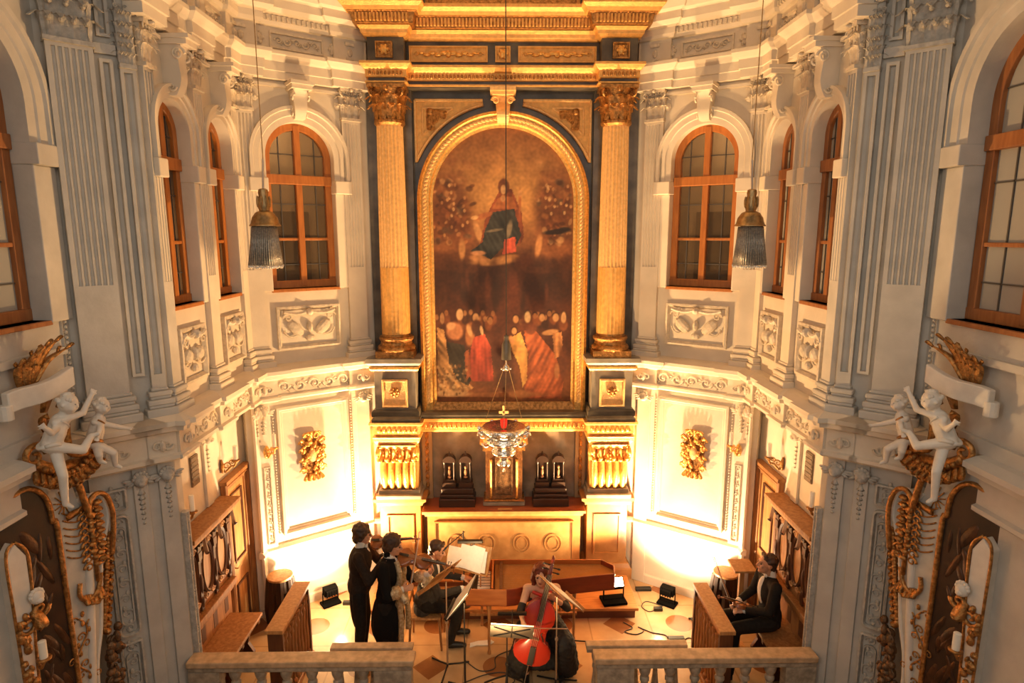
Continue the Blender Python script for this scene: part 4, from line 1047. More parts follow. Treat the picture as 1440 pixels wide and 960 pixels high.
# ================================================================== furniture of the altar room
for mx in (1, -1):
    S = 'left' if mx > 0 else 'right'; T = Matrix.Scale(mx, 4, (1,0,0))
    def W(x, y, z): return T @ Vector((x, y, z))
    # --- stone balustrade
    B = thing('balustrade', 'brown marble communion balustrade at the bottom of the photo, the %s half' % S, 'balustrade', W(-2.1, 5.78, 0), 'halves of the marble balustrade')
    mb = MB(T); mb.box(-3.25, -.93, 5.69, 5.87, .835, .90); mb.build('cap_rail', BALC, B, bevel=.012)
    mb = MB(T); mb.box(-3.25, -.95, 5.71, 5.85, .77, .836); mb.build('rail_moulding', BALM, B, bevel=.015)
    mb = MB(T); mb.box(-3.25, -.95, 5.70, 5.86, 0, .14); mb.build('base_rail', BALM, B, bevel=.01)
    for x0, x1 in ((-3.25, -2.93), (-1.35, -.96)):
        mb = MB(T); mb.box(x0, x1, 5.715, 5.845, .14, .77); mb.build('end_block', BALM, B, bevel=.008)
    BP = [(.062, .14), (.062, .18), (.04, .20), (.055, .24), (.068, .30), (.062, .38), (.042, .50), (.034, .58), (.05, .60), (.05, .625), (.036, .645), (.058, .70), (.062, .73), (.062, .77)]
    for i in range(6):
        mb = MB(T); mb.lathe(BP, (-2.79+i*.264, 5.78, 0), 14); mb.build('baluster', BALM, B, smooth=.6)
    # --- opened gate leaf
    G = thing('altar_gate', 'balustrade gate leaf folded back behind the %s half of the marble balustrade' % S, 'gate', W(-1.4, 5.98, 0), 'opened gate leaves')
    x0, x1 = (-1.84, -.97) if mx > 0 else (-1.95, -.87)
    mb = MB(T); mb.box(x0, x1, 5.90, 6.0, .855, .905); mb.build('top_rail', BALC, G, bevel=.008)
    mb = MB(T); mb.box(x0, x1, 5.91, 5.99, 0.004, .11); mb.build('bottom_rail', BALM, G, bevel=.008)
    mb = MB(T); mb.box(x0+.01, x1-.01, 5.915, 5.985, .815, .856); mb.build('rail_moulding', BALM, G)
    n = 5
    for i in range(n):
        x = x0+(x1-x0)*(i+.5)/n
        mb = MB(T); mb.lathe([(r*.72, .11+(z-.14)*1.12) for r, z in BP], (x, 5.95, 0), 12); mb.build('baluster', BALM, G, smooth=.6)
    # --- choir stall
    st = thing('choir_stall', 'carved oak choir stall with oval medallions and bench along the %s side wall' % S, 'choir stall', W(-3.25, 6.5, 0), 'choir stalls')
    mb = MB(T); mb.box(-3.445, -3.39, 5.975, 7.08, .0, 2.03); mb.build('back_panel', OAK, st)
    mb = MB(T); mb.box(-3.445, -3.19, 5.975, 7.12, 2.035, 2.085); mb.build('shelf', OAK, st, bevel=.008)
    mb = MB(T); mb.box(-3.445, -3.23, 5.975, 7.10, 1.97, 2.034); mb.box(-3.445, -3.28, 5.98, 7.09, 1.93, 1.97); mb.build('cornice', OAKL, st, bevel=.01)
    Fm, L = frame((-3.39, 5.98), (-3.39, 7.08), mx)
    for i in range(3):
        u = .20+.35*i
        mb = MB(Fm); ov = [(u+.105*math.cos(2*PI*k/28), 1.50+.27*math.sin(2*PI*k/28)) for k in range(28)]
        mb.loop(ov, [(0, 0), (0, .03), (-.02, .045), (-.04, .03), (-.04, 0)], True); md = mb.build('medallion_ring', OAKD, st)
        mb = MB(Fm); mb.prism(ov, 0, .015); mb.build('medallion_field', OAKL, md)
        mb = MB(Fm); mb.box(u-.09, u+.09, 0, .012, 1.77, 1.86); mb.box(u-.09, u+.09, 0, .012, 1.15, 1.23); mb.box(u-.012, u+.012, 0, .01, 1.15, 1.86)
        for s in (-1, 1):
            mb.spiral((u+s*.07, .03, 1.80), .04, 1.4, .014, (s,0,0), (0,0,1)); mb.spiral((u+s*.07, .03, 1.19), .04, 1.4, .014, (s,0,0), (0,0,-1))
        mb.ell((u, .03, 1.82), (.04, .03, .05), 7, 5); mb.build('medallion_carving', OAKL, md)
    for i in range(4):
        u = .03+.35*i
        mb = MB(Fm)
        for k in range(8):
            t = k/7; d = .035+.07*t**2+.012*math.sin(t*9)
            mb.box(u-.035-.012*t, u+.035+.012*t, 0, d, 1.62+.31*t, 1.62+.31*(t+.16))
        mb.box(u-.025, u+.025, 0, .03, 1.06, 1.63); mb.ell((u, .03, 1.38), (.025, .02, .12), 8, 6); mb.ell((u, .03, 1.16), (.022, .02, .07), 8, 6)
        mb.leaf((u, .10, 1.92), (0,.1,-1), (0,1,0), .08, .18, .2); mb.build('carved_bracket', OAKD, st)
    mb = MB(T); mb.box(-3.39, -3.30, 5.98, 7.09, .97, 1.05); mb.box(-3.39, -3.34, 5.98, 7.08, .90, .97); mb.build('middle_moulding', OAK, st, bevel=.012)
    for i in range(4):
        mb = MB(Fm); u = .05+.29*i; mb.box(u, u+.09, -.02, .004, .66, .87); mb.build('dark_panel', OAKD, st)
    mb = MB(T); mb.box(-3.39, -2.99, 5.98, 7.02, .56, .60); mb.build('seat', OAK, st, bevel=.01)
    for y in (6.02, 6.5, 6.97):
        mb = MB(Matrix.Translation(W(0, y, 0)) @ T)
        pts = [(-3.39, 0), (-3.12, 0), (-3.10, .10), (-3.17, .22), (-3.14, .36), (-3.02, .48), (-3.02, .558), (-3.39, .558)]
        mb.prism([(a, b) for a, b in pts], -.025, .025); mb.build('seat_bracket', OAKD, st)
    # --- kneeling desk
    dk = thing('kneeling_desk', 'long narrow oak kneeling desk in front of the %s choir stall' % S, 'desk', W(-2.45, 6.5, 0), 'kneeling desks')
    y0, y1 = (6.06, 7.03) if mx > 0 else (5.98, 6.94); xa, xb = (-2.58, -2.385) if mx > 0 else (-2.49, -2.315)
    mb = MB(T); mb.box(xa, xb, y0, y1, .955, 1.0); mb.build('top', OAKL, dk, bevel=.006)
    mb = MB(T); mb.box(xa+.025, xb-.04, y0+.04, y1-.04, .86, .956); mb.build('frieze', OAK, dk)
    mb = MB(T); mb.box(xa+.05, xb-.07, y0+.03, y1-.03, .06, .86); mb.build('panel', OAKD, dk)
    mb = MB(T); mb.box(xa, xb, y0, y1, 0, .07); mb.build('plinth', OAK, dk, bevel=.008)
    for i in range(9):
        y = y0+.08+(y1-y0-.16)*i/8
        mb = MB(T); mb.lathe([(.035, .07), (.035, .12), (.02, .14), (.028, .3), (.02, .5), (.032, .72), (.022, .78), (.036, .82), (.036, .86)], (xb-.05, y, 0), 10); mb.build('turned_post', OAK, dk, smooth=.6)
    for y in (y0+.02, y1-.06):
        mb = MB(T); mb.box(xa+.02, xb-.01, y, y+.04, .07, .955); mb.build('end_panel', OAKD, dk)
    # --- stool
    sx, sy = -3.01, 7.70
    so = thing('barrel_stool', 'dark wooden barrel stool with oval slots and light round seat near the %s corner' % S, 'stool', W(sx, sy, 0), 'barrel stools')
    mb = MB(T); mb.lathe([(.15, .66), (.165, .67), (.165, .695), (.15, .70)], (sx, sy, 0), 24); mb.build('seat', OAKL, so, smooth=.6)
    for k in range(8):
        a = 2*PI*k/8+.2; mb = MB(T)
        pts = [(sx+r*math.cos(a), sy+r*math.sin(a), z) for r, z in ((.15, .0), (.165, .2), (.155, .4), (.13, .66))]
        mb.tube(pts, [.062, .066, .060, .056], 6, flat=.5); mb.build('stave', DARKW, so)
    mb = MB(T); mb.lathe([(.15, .50), (.165, .50), (.15, .66), (.13, .66)], (sx, sy, 0), 20); mb.build('upper_ring', DARKW, so)
    mb = MB(T); mb.lathe([(.15, 0.002), (.18, .002), (.182, .25), (.16, .25)], (sx, sy, 0), 20); mb.build('lower_ring', DARKW, so)
    # --- wall grille
    mb = MB(T); mb.box(-3.449, -3.43, 6.50, 6.66, 2.45, 2.79)
    for i in range(6): mb.box(-3.431, -3.425, 6.505, 6.655, 2.47+.055*i, 2.50+.055*i)
    tag(mb.build('wall_plaque', PLAQ, None), 'small brown rectangular wall plaque behind the nearest candle on the %s side wall' % S, 'plaque', 'wall plaques')
    # --- sconces
    def sconce(base, tip, lb, gold=GOLDD):
        b, t = Vector(base), Vector(tip); d = t-b
        s_ = thing('wall_sconce', lb, 'wall light', W(*base), 'candle sconces on the walls')
        m = MB(T); h = Vector((d.x, d.y, 0)).normalized(); 
        R = Matrix.Rotation(math.atan2(h.y, h.x), 3, 'Z')
        m.ell(b+h*.015, (.02, .05, .09), 10, 7, R); m.ell(b+h*.025, (.02, .03, .05), 8, 6, R); m.build('backplate', gold, s_, smooth=5)
        m = MB(T); pts = spline([b+h*.02+Vector((0,0,-.02)), b+d*.3+Vector((0,0,-.09)), b+d*.65+Vector((0,0,-.05)), b+d*.9+Vector((0,0,-.06)), t+Vector((0,0,-.02))], 6)
        m.tube(pts, .014, 6); m.spiral(tuple(b+d*.4+Vector((0,0,-.02))), .045, 1.3, .009, tuple(h), (0,0,1)); m.spiral(tuple(b+d*.75+Vector((0,0,.0))), .03, 1.3, .008, tuple(-h), (0,0,1)); m.build('arm', gold, s_, smooth=5)
        m = MB(T); m.lathe([(.012, -.03), (.02, -.02), (.05, .0), (.052, .008), (.018, .012), (.018, .025)], tuple(t), 14); m.build('drip_pan', gold, s_, smooth=.6)
        m = MB(T); m.lathe([(.027, .02), (.027, .185), (.02, .192)], tuple(t), 12); m.tube([t+Vector((0,0,.19)), t+Vector((0,0,.21))], .002, 5); m.build('candle', WAX, s_, smooth=.8)
    sconce((-3.445, 6.12, 2.28), (-3.30, 6.20, 2.30), 'gilt candle sconce nearest the %s pier, in front of the wall plaque' % S)
    sconce((-3.445, 7.20, 2.42), (-3.30, 7.30, 2.46), 'gilt candle sconce on the %s side wall beside the strip with a cherub head' % S)
    Mx_, _ = frame(C1, D1, 1); p0 = Mx_ @ Vector((.09, .04, 2.36)); p1 = Mx_ @ Vector((.17, .18, 2.44))
    sconce(tuple(p0), tuple(p1), 'bright gilt candle sconce at the %s corner of the slanting wall' % S, GOLD)
    # --- hanging bead lamps
    X = -2.445 if mx > 0 else -2.56; Y = 6.5
    pl = thing('pendant_lamp', 'hanging bell shaped lamp with brass dome and grey bead fringe on the %s' % S, 'pendant lamp', W(X, Y, 5.3), 'bead fringed pendant lamps')
    m = MB(T); m.tube([(X+.02, Y, 5.93), (X+.03 if mx > 0 else X, Y, 9.2)], .005, 6); m.build('cable', BRASS, pl)
    m = MB(T); m.tube([(X, Y, 5.62), (X+.02, Y, 5.95)], .011, 8); m.build('stem', CHROME, pl)
    m = MB(T); m.lathe([(.03, 5.66), (.045, 5.65), (.05, 5.62), (.045, 5.59), (.062, 5.54), (.066, 5.49), (.055, 5.46), (.05, 5.44)], (X, Y, 0), 20)
    for k in range(8): m.ell((X+.062*math.cos(k*PI/4), Y+.062*math.sin(k*PI/4), 5.53), (.016, .016, .06), 6, 5)
    m.build('socket_cup', BRASS, pl, smooth=.6)
    m = MB(T); m.lathe([(.05, 5.44), (.09, 5.42), (.125, 5.37), (.14, 5.31), (.155, 5.295), (.155, 5.285), (.13, 5.285), (.12, 5.30)], (X, Y, 0), 24); m.build('dome', BRASS, pl, smooth=.7)
    m = MB(T); rn = random.Random(2)
    for k in range(46):
        a = 2*PI*k/46; r0, r1 = .118, .158+.012*math.sin(a*5)
        m.tube([(X-.01+r0*math.cos(a), Y+r0*math.sin(a), 5.28), (X-.02+(r0*.6+r1*.4)*math.cos(a), Y+(r0*.6+r1*.4)*math.sin(a), 5.1), (X-.028+r1*math.cos(a), Y+r1*math.sin(a), 4.89)], [.009, .010, .011], 5)
    m.lathe([(.112, 5.285), (.11, 5.2), (.145, 4.92), (.10, 4.92)], (X-.02, Y, 0), 20)
    o = m.build('bead_fringe', CRYS, pl, smooth=5); o['kind'] = 'stuff'
    m = MB(T)
    for k in range(46):
        a = 2*PI*k/46; r1 = .16+.012*math.sin(a*5); m.ell((X-.028+r1*math.cos(a), Y+r1*math.sin(a), 4.88-.012*rn.random()), (.012, .012, .016), 6, 5)
    o = m.build('bead_tips', CRYSW, pl, smooth=5); o['kind'] = 'stuff'

# door on the left behind the stall (and its twin on the right)
for mx in (1, -1):
    S = 'left' if mx > 0 else 'right'
    Fm, L = frame((-3.45, 7.14), (-3.45, 7.82), mx)
    D = sempty('door_%d' % (1 if mx > 0 else 4), 'panelled oak door in a dark oak frame at the far end of the %s side wall' % S, 'door', Fm @ Vector((.34, 0, 0)))
    m = MB(Fm); m.loop([(.68, 0), (.68, 2.2), (0, 2.2), (0, 0)], [(0, 0.002), (0, .07), (.03, .09), (.06, .06), (.10, .05), (.10, .002)]); m.box(-.02, .70, .002, .10, 2.2, 2.25); m.build('frame', OAK, D, bevel=.006)
    m = MB(Fm); m.box(.095, .585, .002, .03, 0.005, 2.11); leaf_ = m.build('leaf', OAKL, D)
    for z0, z1 in ((.15, .78), (1.08, 2.0)):
        m = MB(Fm); m.loop([(.18, z0), (.50, z0), (.50, z1), (.18, z1)], [(0, .03), (0, .05), (.02, .05), (.03, .03)], True); m.build('panel_moulding', OAKD, leaf_)
    m = MB(Fm); m.box(.14, .17, .03, .04, .95, 1.12); m.tube([(.155, .03, 1.03), (.155, .075, 1.03), (.25, .075, 1.03)], .009, 6); m.build('handle', BRASS, leaf_)
# reading desk beside the seated man
rd = thing('reading_desk', 'small light oak reading desk on a post behind the seated man on the right', 'desk', (2.95, 7.06, 0))
m = MB(Matrix.Translation((2.955, 7.06, 1.13)) @ Matrix.Rotation(.06, 4, 'X')); m.box(-.135, .135, -.135, .135, 0, .03); m.build('slab', OAKL, rd, bevel=.005)
m = MB(); m.box(2.93, 2.985, 7.04, 7.09, .03, 1.13); m.build('post', OAKL, rd)
m = MB(); m.box(2.84, 3.07, 6.95, 7.17, 0, .035); m.build('foot', OAKL, rd, bevel=.005)
# sanctuary lamp
SL = thing('sanctuary_lamp', 'ornate polished silver sanctuary lamp with red glass hanging before the altar', 'hanging lamp', (0, 7.5, 2.3))
X, Y = .0, 7.5
m = MB(); m.tube([(.033, Y, 3.9), (.033, Y, 9.2)], .006, 6); m.build('cable', CABLE, SL)
m = MB(); m.lathe([(.01, 3.99), (.03, 3.97), (.03, 3.92), (.04, 3.90), (.055, 3.86), (.062, 3.70), (.062, 3.68), (.01, 3.67)], (.033, Y, 0), 18); m.build('counterweight', BK, SL, smooth=.7)
m = MB(); m.lathe([(.01, 3.67), (.012, 3.62), (.03, 3.60), (.05, 3.57), (.03, 3.54), (.01, 3.53)], (.03, Y, 0), 14)
for k in range(6): m.ell((.03+.055*math.cos(k), Y+.055*math.sin(k), 3.56), .016, 7, 5)
m.build('chain_crown', SILVER, SL, smooth=5)
for k in range(3):
    a = 2*PI*k/3+PI/6; m = MB(); m.tube([(.03+.04*math.cos(a), Y+.04*math.sin(a), 3.55), (X+.27*math.cos(a), Y+.27*math.sin(a), 2.86)], .0035, 5); m.build('chain', BRASS, SL)
m = MB(); m.lathe([(.10, 2.80), (.26, 2.83), (.29, 2.80), (.27, 2.76), (.19, 2.71), (.21, 2.66), (.24, 2.64), (.20, 2.60), (.14, 2.56), (.13, 2.53), (.16, 2.50), (.155, 2.47), (.09, 2.43), (.06, 2.40), (.05, 2.38), (.09, 2.36), (.095, 2.33), (.06, 2.29), (.02, 2.27), (.012, 2.25), (.022, 2.235), (.005, 2.21)], (X, Y, 0), 28)
m.build('bowl', SILVER, SL, smooth=5)
for k in range(6):
    a = 2*PI*k/6; ca, sa = math.cos(a), math.sin(a); m = MB()
    m.leaf((X+.20*ca, Y+.20*sa, 2.70), (ca*.9, sa*.9, .45), (ca*.1, sa*.1, -1), .14, .15, .35)
    m.spiral((X+.27*ca, Y+.27*sa, 2.70), .06, 1.5, .016, (ca, sa, 0), (0,0,1)); m.spiral((X+.215*ca, Y+.215*sa, 2.60), .06, 1.4, .014, (ca, sa, 0), (0,0,-1)); m.ell((X+.31*ca, Y+.31*sa, 2.80), (.03, .03, .035), 8, 6); m.build('leaf_arm', SILVER, SL, smooth=5)
m = MB(); m.lathe([(.03, 2.82), (.042, 2.86), (.045, 2.93), (.038, 2.93), (.03, 2.84)], (X+.0, Y-.06, 0), 16); m.build('red_glass', REDG, SL, smooth=5)
# ================================================================== side altars at the photo's lower corners
def capchain(mb, pts, rs):
    for i in range(len(pts)-1): mb.cap(pts[i], rs[i], pts[i+1], rs[i+1])

def putto(name, label, M, head, neck, hip, arms, legs, hr, loc, face=(0, 1, 0)):
    """a plump child figure; coordinates (u, n, z) on the side altar"""
    R_ = thing(name, label, 'statue', loc, 'white putti on the side altars')
    mb = MB(M); f = Vector(face).normalized(); head = Vector(head); neck = Vector(neck); hip = Vector(hip)
    up = (head-neck).normalized(); sd = up.cross(f).normalized()
    mb.ell(head+up*hr*.1, (hr, hr, hr*1.05), 12, 9); mb.ell(head+f*hr*.35-up*hr*.35, hr*.72, 10, 8); mb.ell(head+f*hr*1.0-up*hr*.15, hr*.2, 8, 6)
    for s in (-1, 1): mb.ell(head+f*hr*.75-up*hr*.4+sd*s*hr*.42, hr*.32, 8, 6); mb.ell(head+sd*s*hr, hr*.22, 7, 5)
    mb.cap(head-up*hr*.6, hr*.5, neck, hr*.5)
    mid = neck.lerp(hip, .55)
    mb.cap(neck-up*hr*.5, hr*.92, mid, hr*.98); mb.cap(mid, hr*1.02, hip, hr*1.0)
    for s, a in zip((-1, 1), arms):
        sh = neck+sd*s*hr*.95-up*hr*.45
        capchain(mb, [sh]+[Vector(p) for p in a], [hr*.42, hr*.36, hr*.26]); w = Vector(a[-1]); d = (w-Vector(a[-2])).normalized()
        mb.ell(w+d*hr*.25, hr*.28, 8, 6); o = d.orthogonal().normalized()
        for k in range(4): mb.cap(w+d*hr*.4+o*hr*.15*(k-1.5), hr*.09, w+d*hr*.75+o*hr*.2*(k-1.5), hr*.07, 6)
        mb.cap(w+d*hr*.15+o*hr*.2, hr*.09, w+d*hr*.4+o*hr*.45, hr*.07, 6)
    for s, l in zip((-1, 1), legs):
        hp = hip+sd*s*hr*.5; P = [hp]+[Vector(p) for p in l]
        capchain(mb, P, [hr*.66, hr*.50, hr*.34]); a = P[-1]; d = (P[-1]-P[-2]).normalized(); t = (f*.8+d*.5).normalized()
        mb.cap(a, hr*.30, a+t*hr*.7, hr*.24)
    remesh('body', mb, WHITE, R_, hr*.10, 2)
    mb = MB(M); rn = random.Random(5)
    for i in range(40):
        th = rn.uniform(0, PI); ph = rn.uniform(0, 2*PI); v = Vector((math.sin(th)*math.cos(ph), math.sin(th)*math.sin(ph), math.cos(th)))
        if v.dot(f) > .45 and v.dot(up) < .45 or v.dot(up) < -.35: continue
        mb.ell(head+up*hr*.1+v*hr*.98, hr*rn.uniform(.2, .3), 7, 5)
    mb.build('curls', WHITE, R_, smooth=5)
    mb = MB(M); pts = [hip+sd*hr*1.02*math.cos(a)+f*hr*1.02*math.sin(a)+up*hr*(.25*math.sin(2*a)) for a in [2*PI*i/20 for i in range(21)]]
    mb.tube(pts, hr*.24, 8); pts = [neck+sd*hr*.95*(1-2*t)-up*hr*(.2+1.6*t)+f*hr*.98*math.sin(PI*(.15+.7*t)) for t in [i/10 for i in range(11)]]
    mb.tube(pts, hr*.12, 6); mb.build('drapery', GOLDD if 'sash' in label else WHITE, R_, smooth=5)
    for s in (-1, 1):
        mb = MB(M); mb.ell(head+f*hr*.93+sd*s*hr*.36+up*hr*.08, hr*.09, 7, 5); mb.build('eye', PIER2, R_)

for mx in (1, -1):
    S = 'left' if mx > 0 else 'right'
    M, L = frame((-3.85, 4.35), (-3.62, 5.2), mx)
    A = thing('side_altar', 'tall rococo side altar of pale lacquer and gold scrollwork at the %s edge' % S, 'side altar', M @ Vector((.45, 0, 0)), 'rococo side altars')
    out = [(.70, 0), (.664, 1.244), (.758, 1.751), (.836, 2.356), (.905, 2.57), (.945, 2.68), (.945, 2.80), (.90, 2.92), (.83, 2.975), (.76, 2.95), (.72, 2.93), (.68, 3.0), (.66, 3.10), (.62, 3.28), (.50, 3.34), (.25, 3.33), (-.15, 3.30), (-.15, 0)]
    mb = MB(M); mb.prism(out, -.13, .05); mb.build('lacquer_body', ALTARG, A)
    nic = [(.489, 0), (.489, 1.38), (.482, 2.2), (.476, 2.84), (.445, 2.90), (.44, 3.0), (.42, 3.10), (.36, 3.20), (.26, 3.25), (.12, 3.21), (.02, 3.10), (-.14, 2.95), (-.14, 0)]
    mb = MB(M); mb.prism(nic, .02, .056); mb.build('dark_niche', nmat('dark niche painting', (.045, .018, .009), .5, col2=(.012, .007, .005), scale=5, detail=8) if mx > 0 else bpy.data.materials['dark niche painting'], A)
    mb = MB(M); rn = random.Random(9)   # dim carved relief inside the niche
    for i in range(26):
        u = rn.uniform(.22, .42); z = rn.uniform(1.2, 2.9); mb.ell((u, .052, z), (rn.uniform(.02, .05), .014, rn.uniform(.06, .2)), 8, 6, Matrix.Rotation(rn.uniform(-.5, .5), 3, 'Y'))
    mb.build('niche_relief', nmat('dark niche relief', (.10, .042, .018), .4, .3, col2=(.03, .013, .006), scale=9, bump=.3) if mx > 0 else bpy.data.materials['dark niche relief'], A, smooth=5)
    mb = MB(M); mb.tube([tuple(p) for p in spline([(u, .06, z) for u, z in nic[:11]], 6)], .022, 8); mb.build('niche_border', GOLDD, A, smooth=5)
    mb = MB(M); mb.tube([tuple(p) for p in spline([(u, .05, z) for u, z in out[:12]], 6)], .016, 8); mb.tube([tuple(p) for p in spline([(.60, .05, 1.2), (.66, .05, 1.75), (.70, .05, 2.2), (.72, .05, 2.45)], 6)], .035, 8); mb.build('white_edge', WHITE, A, smooth=5)
    # volute loop
    mb = MB(M); mb.tube([tuple(p) for p in spline([(.93, .07, 2.36), (.955, .09, 2.60), (.955, .10, 2.78), (.91, .10, 2.93), (.83, .10, 2.985), (.76, .10, 2.95), (.73, .10, 2.86), (.765, .09, 2.80)], 8)], [.022]*50+[.03]*7, 8) 
    mb.tube([tuple(p) for p in spline([(.73, .10, 2.86), (.70, .11, 2.96), (.665, .12, 3.10), (.64, .12, 3.22), (.66, .12, 3.32)], 8)], .028, 8); mb.build('volute', GOLDD, A, smooth=5)
    # dense gold scrollwork inside the volute
    mb = MB(M); rn = random.Random(11)
    for i in range(9):
        z = 2.88-i*.065
        for k in (0, 1):
            mb.ell((.755+.07*k+rn.uniform(-.015, .015), .085, z+.02*k), (.038, .035, .024), 8, 6); mb.spiral((.69+.14*k, .08, z), .045, 1.2, .012, (-1 if k == 0 else 1,0,0), (0,0,1))
        if i < 7: mb.tube([tuple(p) for p in spline([(.70, .07, z), (.64, .065, z-.01), (.57, .06, z+.02), (.53, .06, z+.05)], 5)], .007, 5)
    mb.tube([(.755, .08, 2.95), (.76, .08, 2.2)], .02, 6)
    mb.tube([tuple(p) for p in spline([(.80, .07, 2.25), (.74, .085, 2.12), (.64, .085, 2.08), (.58, .08, 2.16), (.60, .07, 2.26)], 8)], .019, 8)
    for i in range(8): mb.leaf((.62+.022*i, .08, 2.10+.01*abs(i-4)), (0,.2,-1 if i % 2 else -.6), (0,1,0), .05, .09, .3)
    mb.build('gold_scrollwork', GOLDD, A, smooth=5)
    # thin tendrils lower on the panel
    mb = MB(M); rn = random.Random(13); pts = [(.56+.06*math.sin(i*1.1), .062, 1.95-i*.085) for i in range(14)]
    mb.tube([tuple(p) for p in spline(pts, 4)], .008, 5)
    for i, (u, n, z) in enumerate(pts):
        s = 1 if i % 2 else -1; mb.spiral((u+s*.05, .06, z), .04, 1.2, .008, (-s,0,0), (0,0,1)); mb.ell((u-s*.03, .065, z+.03), (.02, .012, .028), 6, 5)
    mb.build('tendrils', GOLDD, A, smooth=5); mb = MB(M)
    for i in range(10): a = 1+i*.5; mb.tube([(.56, .06, 3.0), (.56+.09*math.cos(a), .065, 3.02+.11*math.sin(a))], .006, 5)
    mb.leaf((.70, .08, 2.90), (-1,0,-.1), (0,1,0), .06, .17, .2)
    mb.build('tendril_spray', GOLDD, A, smooth=5)
    # outer fringe and dark scrollwork
    mb = MB(M)
    for i in range(26):
        t = i/25; u = .775+.14*t; z = 1.70+.80*t
        mb.leaf((u, .02, z), (.55,.25,.5 if i % 2 else -.5), (0,1,0), .055, .085, .4); mb.ell((u+.01, .05, z), (.022, .022, .03), 6, 5)
    mb.build('outer_fringe', GOLDD, A, smooth=5)
    mb = MB(M); rn = random.Random(17)
    for i in range(46):
        z = rn.uniform(.7, 1.62); u = .76+.16*(z-.9)+rn.uniform(-.05, .10)
        mb.ell((u, rn.uniform(.0, .08), z), (rn.uniform(.02, .05), .04, rn.uniform(.02, .06)), 7, 5)
        if i % 4 == 0: mb.spiral((u, .06, z), .05, 1.3, .016, (1,0,0), (0,0,1))
    mb.build('dark_scrollwork', GOLDDK, A, smooth=5)
    # second white pilaster in front with head and gilding
    SH = -.09; MS = M @ Matrix.Translation((SH, 0, 0))
    mb = MB(M); mb.prism([(.07+SH, 0), (.16+SH, 0), (.155+SH, 1.7), (.20+SH, 2.55), (.20+SH, 2.80), (.13+SH, 2.93), (.06+SH, 2.85), (.06+SH, 2.4)], .10, .20); mb.build('front_pilaster', WHITE, A, bevel=.01)
    mb = MB(MS)
    for e in (((.165, 0), (.162, 1.7), (.208, 2.55), (.208, 2.82), (.13, 2.94)), ((.06, 0), (.06, 1.7), (.055, 2.4), (.055, 2.85), (.12, 2.94))): mb.tube([tuple(p) for p in spline([(u, .20, z) for u, z in e], 6)], .012, 6)
    rn = random.Random(21)
    for i in range(30): z = rn.uniform(1.35, 2.42); mb.ell((rn.uniform(.06, .13), .215, z), (rn.uniform(.015, .035), .03, rn.uniform(.02, .05)), 6, 5)
    mb.spiral((.23, .22, 2.34), .07, 1.3, .022, (1,0,0), (0,0,-1)); mb.spiral((.13, .22, 2.26), .07, 1.3, .02, (-1,0,0), (0,0,-1)); mb.leaf((.18, .22, 2.36), (.2,.2,-1), (0,1,0), .09, .16, .4)
    mb.build('pilaster_gilding', GOLDD, A, smooth=5)
    mb = MB(MS); cherub_head(mb, (.20, .22, 2.46), .05, False); mb.build('cherub_head', WHITE, A, smooth=5)
    # shell cresting, C-scroll, ribbon and palms
    mb = MB(M)
    for i in range(11):
        t = i/10; u = .36+.43*t; z = 3.36-.10*math.sin(t*PI)
        mb.leaf((u, .10, z+.06), ((t-.5)*.9,.3,-1), (0,1,0), .065, .17, .5); mb.ell((u, .17, z+.03), (.022, .03, .028), 7, 5)
    mb.tube([tuple(p) for p in spline([(.86, .08, 3.20), (.80, .12, 3.36), (.70, .16, 3.40), (.60, .16, 3.44), (.575, .16, 3.56), (.58, .16, 3.70), (.60, .14, 3.82), (.57, .12, 3.86)], 8)], .032, 8)
    mb.tube([tuple(p) for p in spline([(.80, .06, 3.30), (.62, .12, 3.33), (.45, .14, 3.36), (.33, .12, 3.44)], 8)], .045, 8)
    for i in range(16): mb.ell((.42+.02*i, .12, 3.24+.012*(i % 3)), (.022, .04, .05), 6, 5)
    mb.spiral((.33, .12, 3.50), .10, 1.3, .03, (1,0,0), (0,0,1))
    for z in (3.6, 3.75, 3.9, 4.0): mb.leaf((.50, .05, z-.1), (-.3 if z < 3.8 else .2,.2,1), (0,1,0), .08, .16, .4)
    mb.build('shell_cresting', GOLDD, A, smooth=5)
    mb = MB(M); rb = []
    for i in range(13):
        t = i/12; rb.append((.70-.54*t, 4.06-.05*math.sin(t*PI*1.3)-.14*t*t))
    mb.prism([(u, z+.085) for u, z in rb]+[(u, z-.07) for u, z in rb[::-1]], .10, .17); mb.lathe([(.05, -.06), (.05, .06)], (.16, .13, 3.90), 12); mb.build('ribbon_scroll', WHITE, A, bevel=.01)
    mb = MB(M)
    for (u1, z1), b in (((.684, 4.29), .45), ((.60, 4.36), .43), ((.52, 4.34), .42), ((.44, 4.30), .40), ((.375, 4.24), .38), ((.30, 4.22), .34)):
        pts = spline([(b, .06, 4.05), ((b*1.2+u1)/2.2, .08, (4.05+z1)/2+.04), (u1, .13, z1)], 6)
        mb.tube([tuple(p) for p in pts], [.012+.026*math.sin(PI*min(1, .15+i/len(pts))) for i in range(len(pts))], 7, flat=.6)
        for k in range(3, len(pts), 3): mb.leaf(tuple(pts[k]), ((u1-b)*2+.4*(-1)**k,.2,.6), (0,1,0), .03, .07, .4)
    mb.build('palm_leaves', GOLDD, A, smooth=5)
    # candle on the side altar
    cd = thing('altar_candle', 'short white candle on a gilt bracket of the side altar at the %s edge' % S, 'candle', M @ Vector((.06, .30, 1.97)), 'candles of the side altars')
    mb = MB(M); mb.lathe([(.028, 1.99), (.028, 2.13), (.02, 2.135)], (.06, .30, 0), 12); mb.build('wax', WAX, cd, smooth=.8)
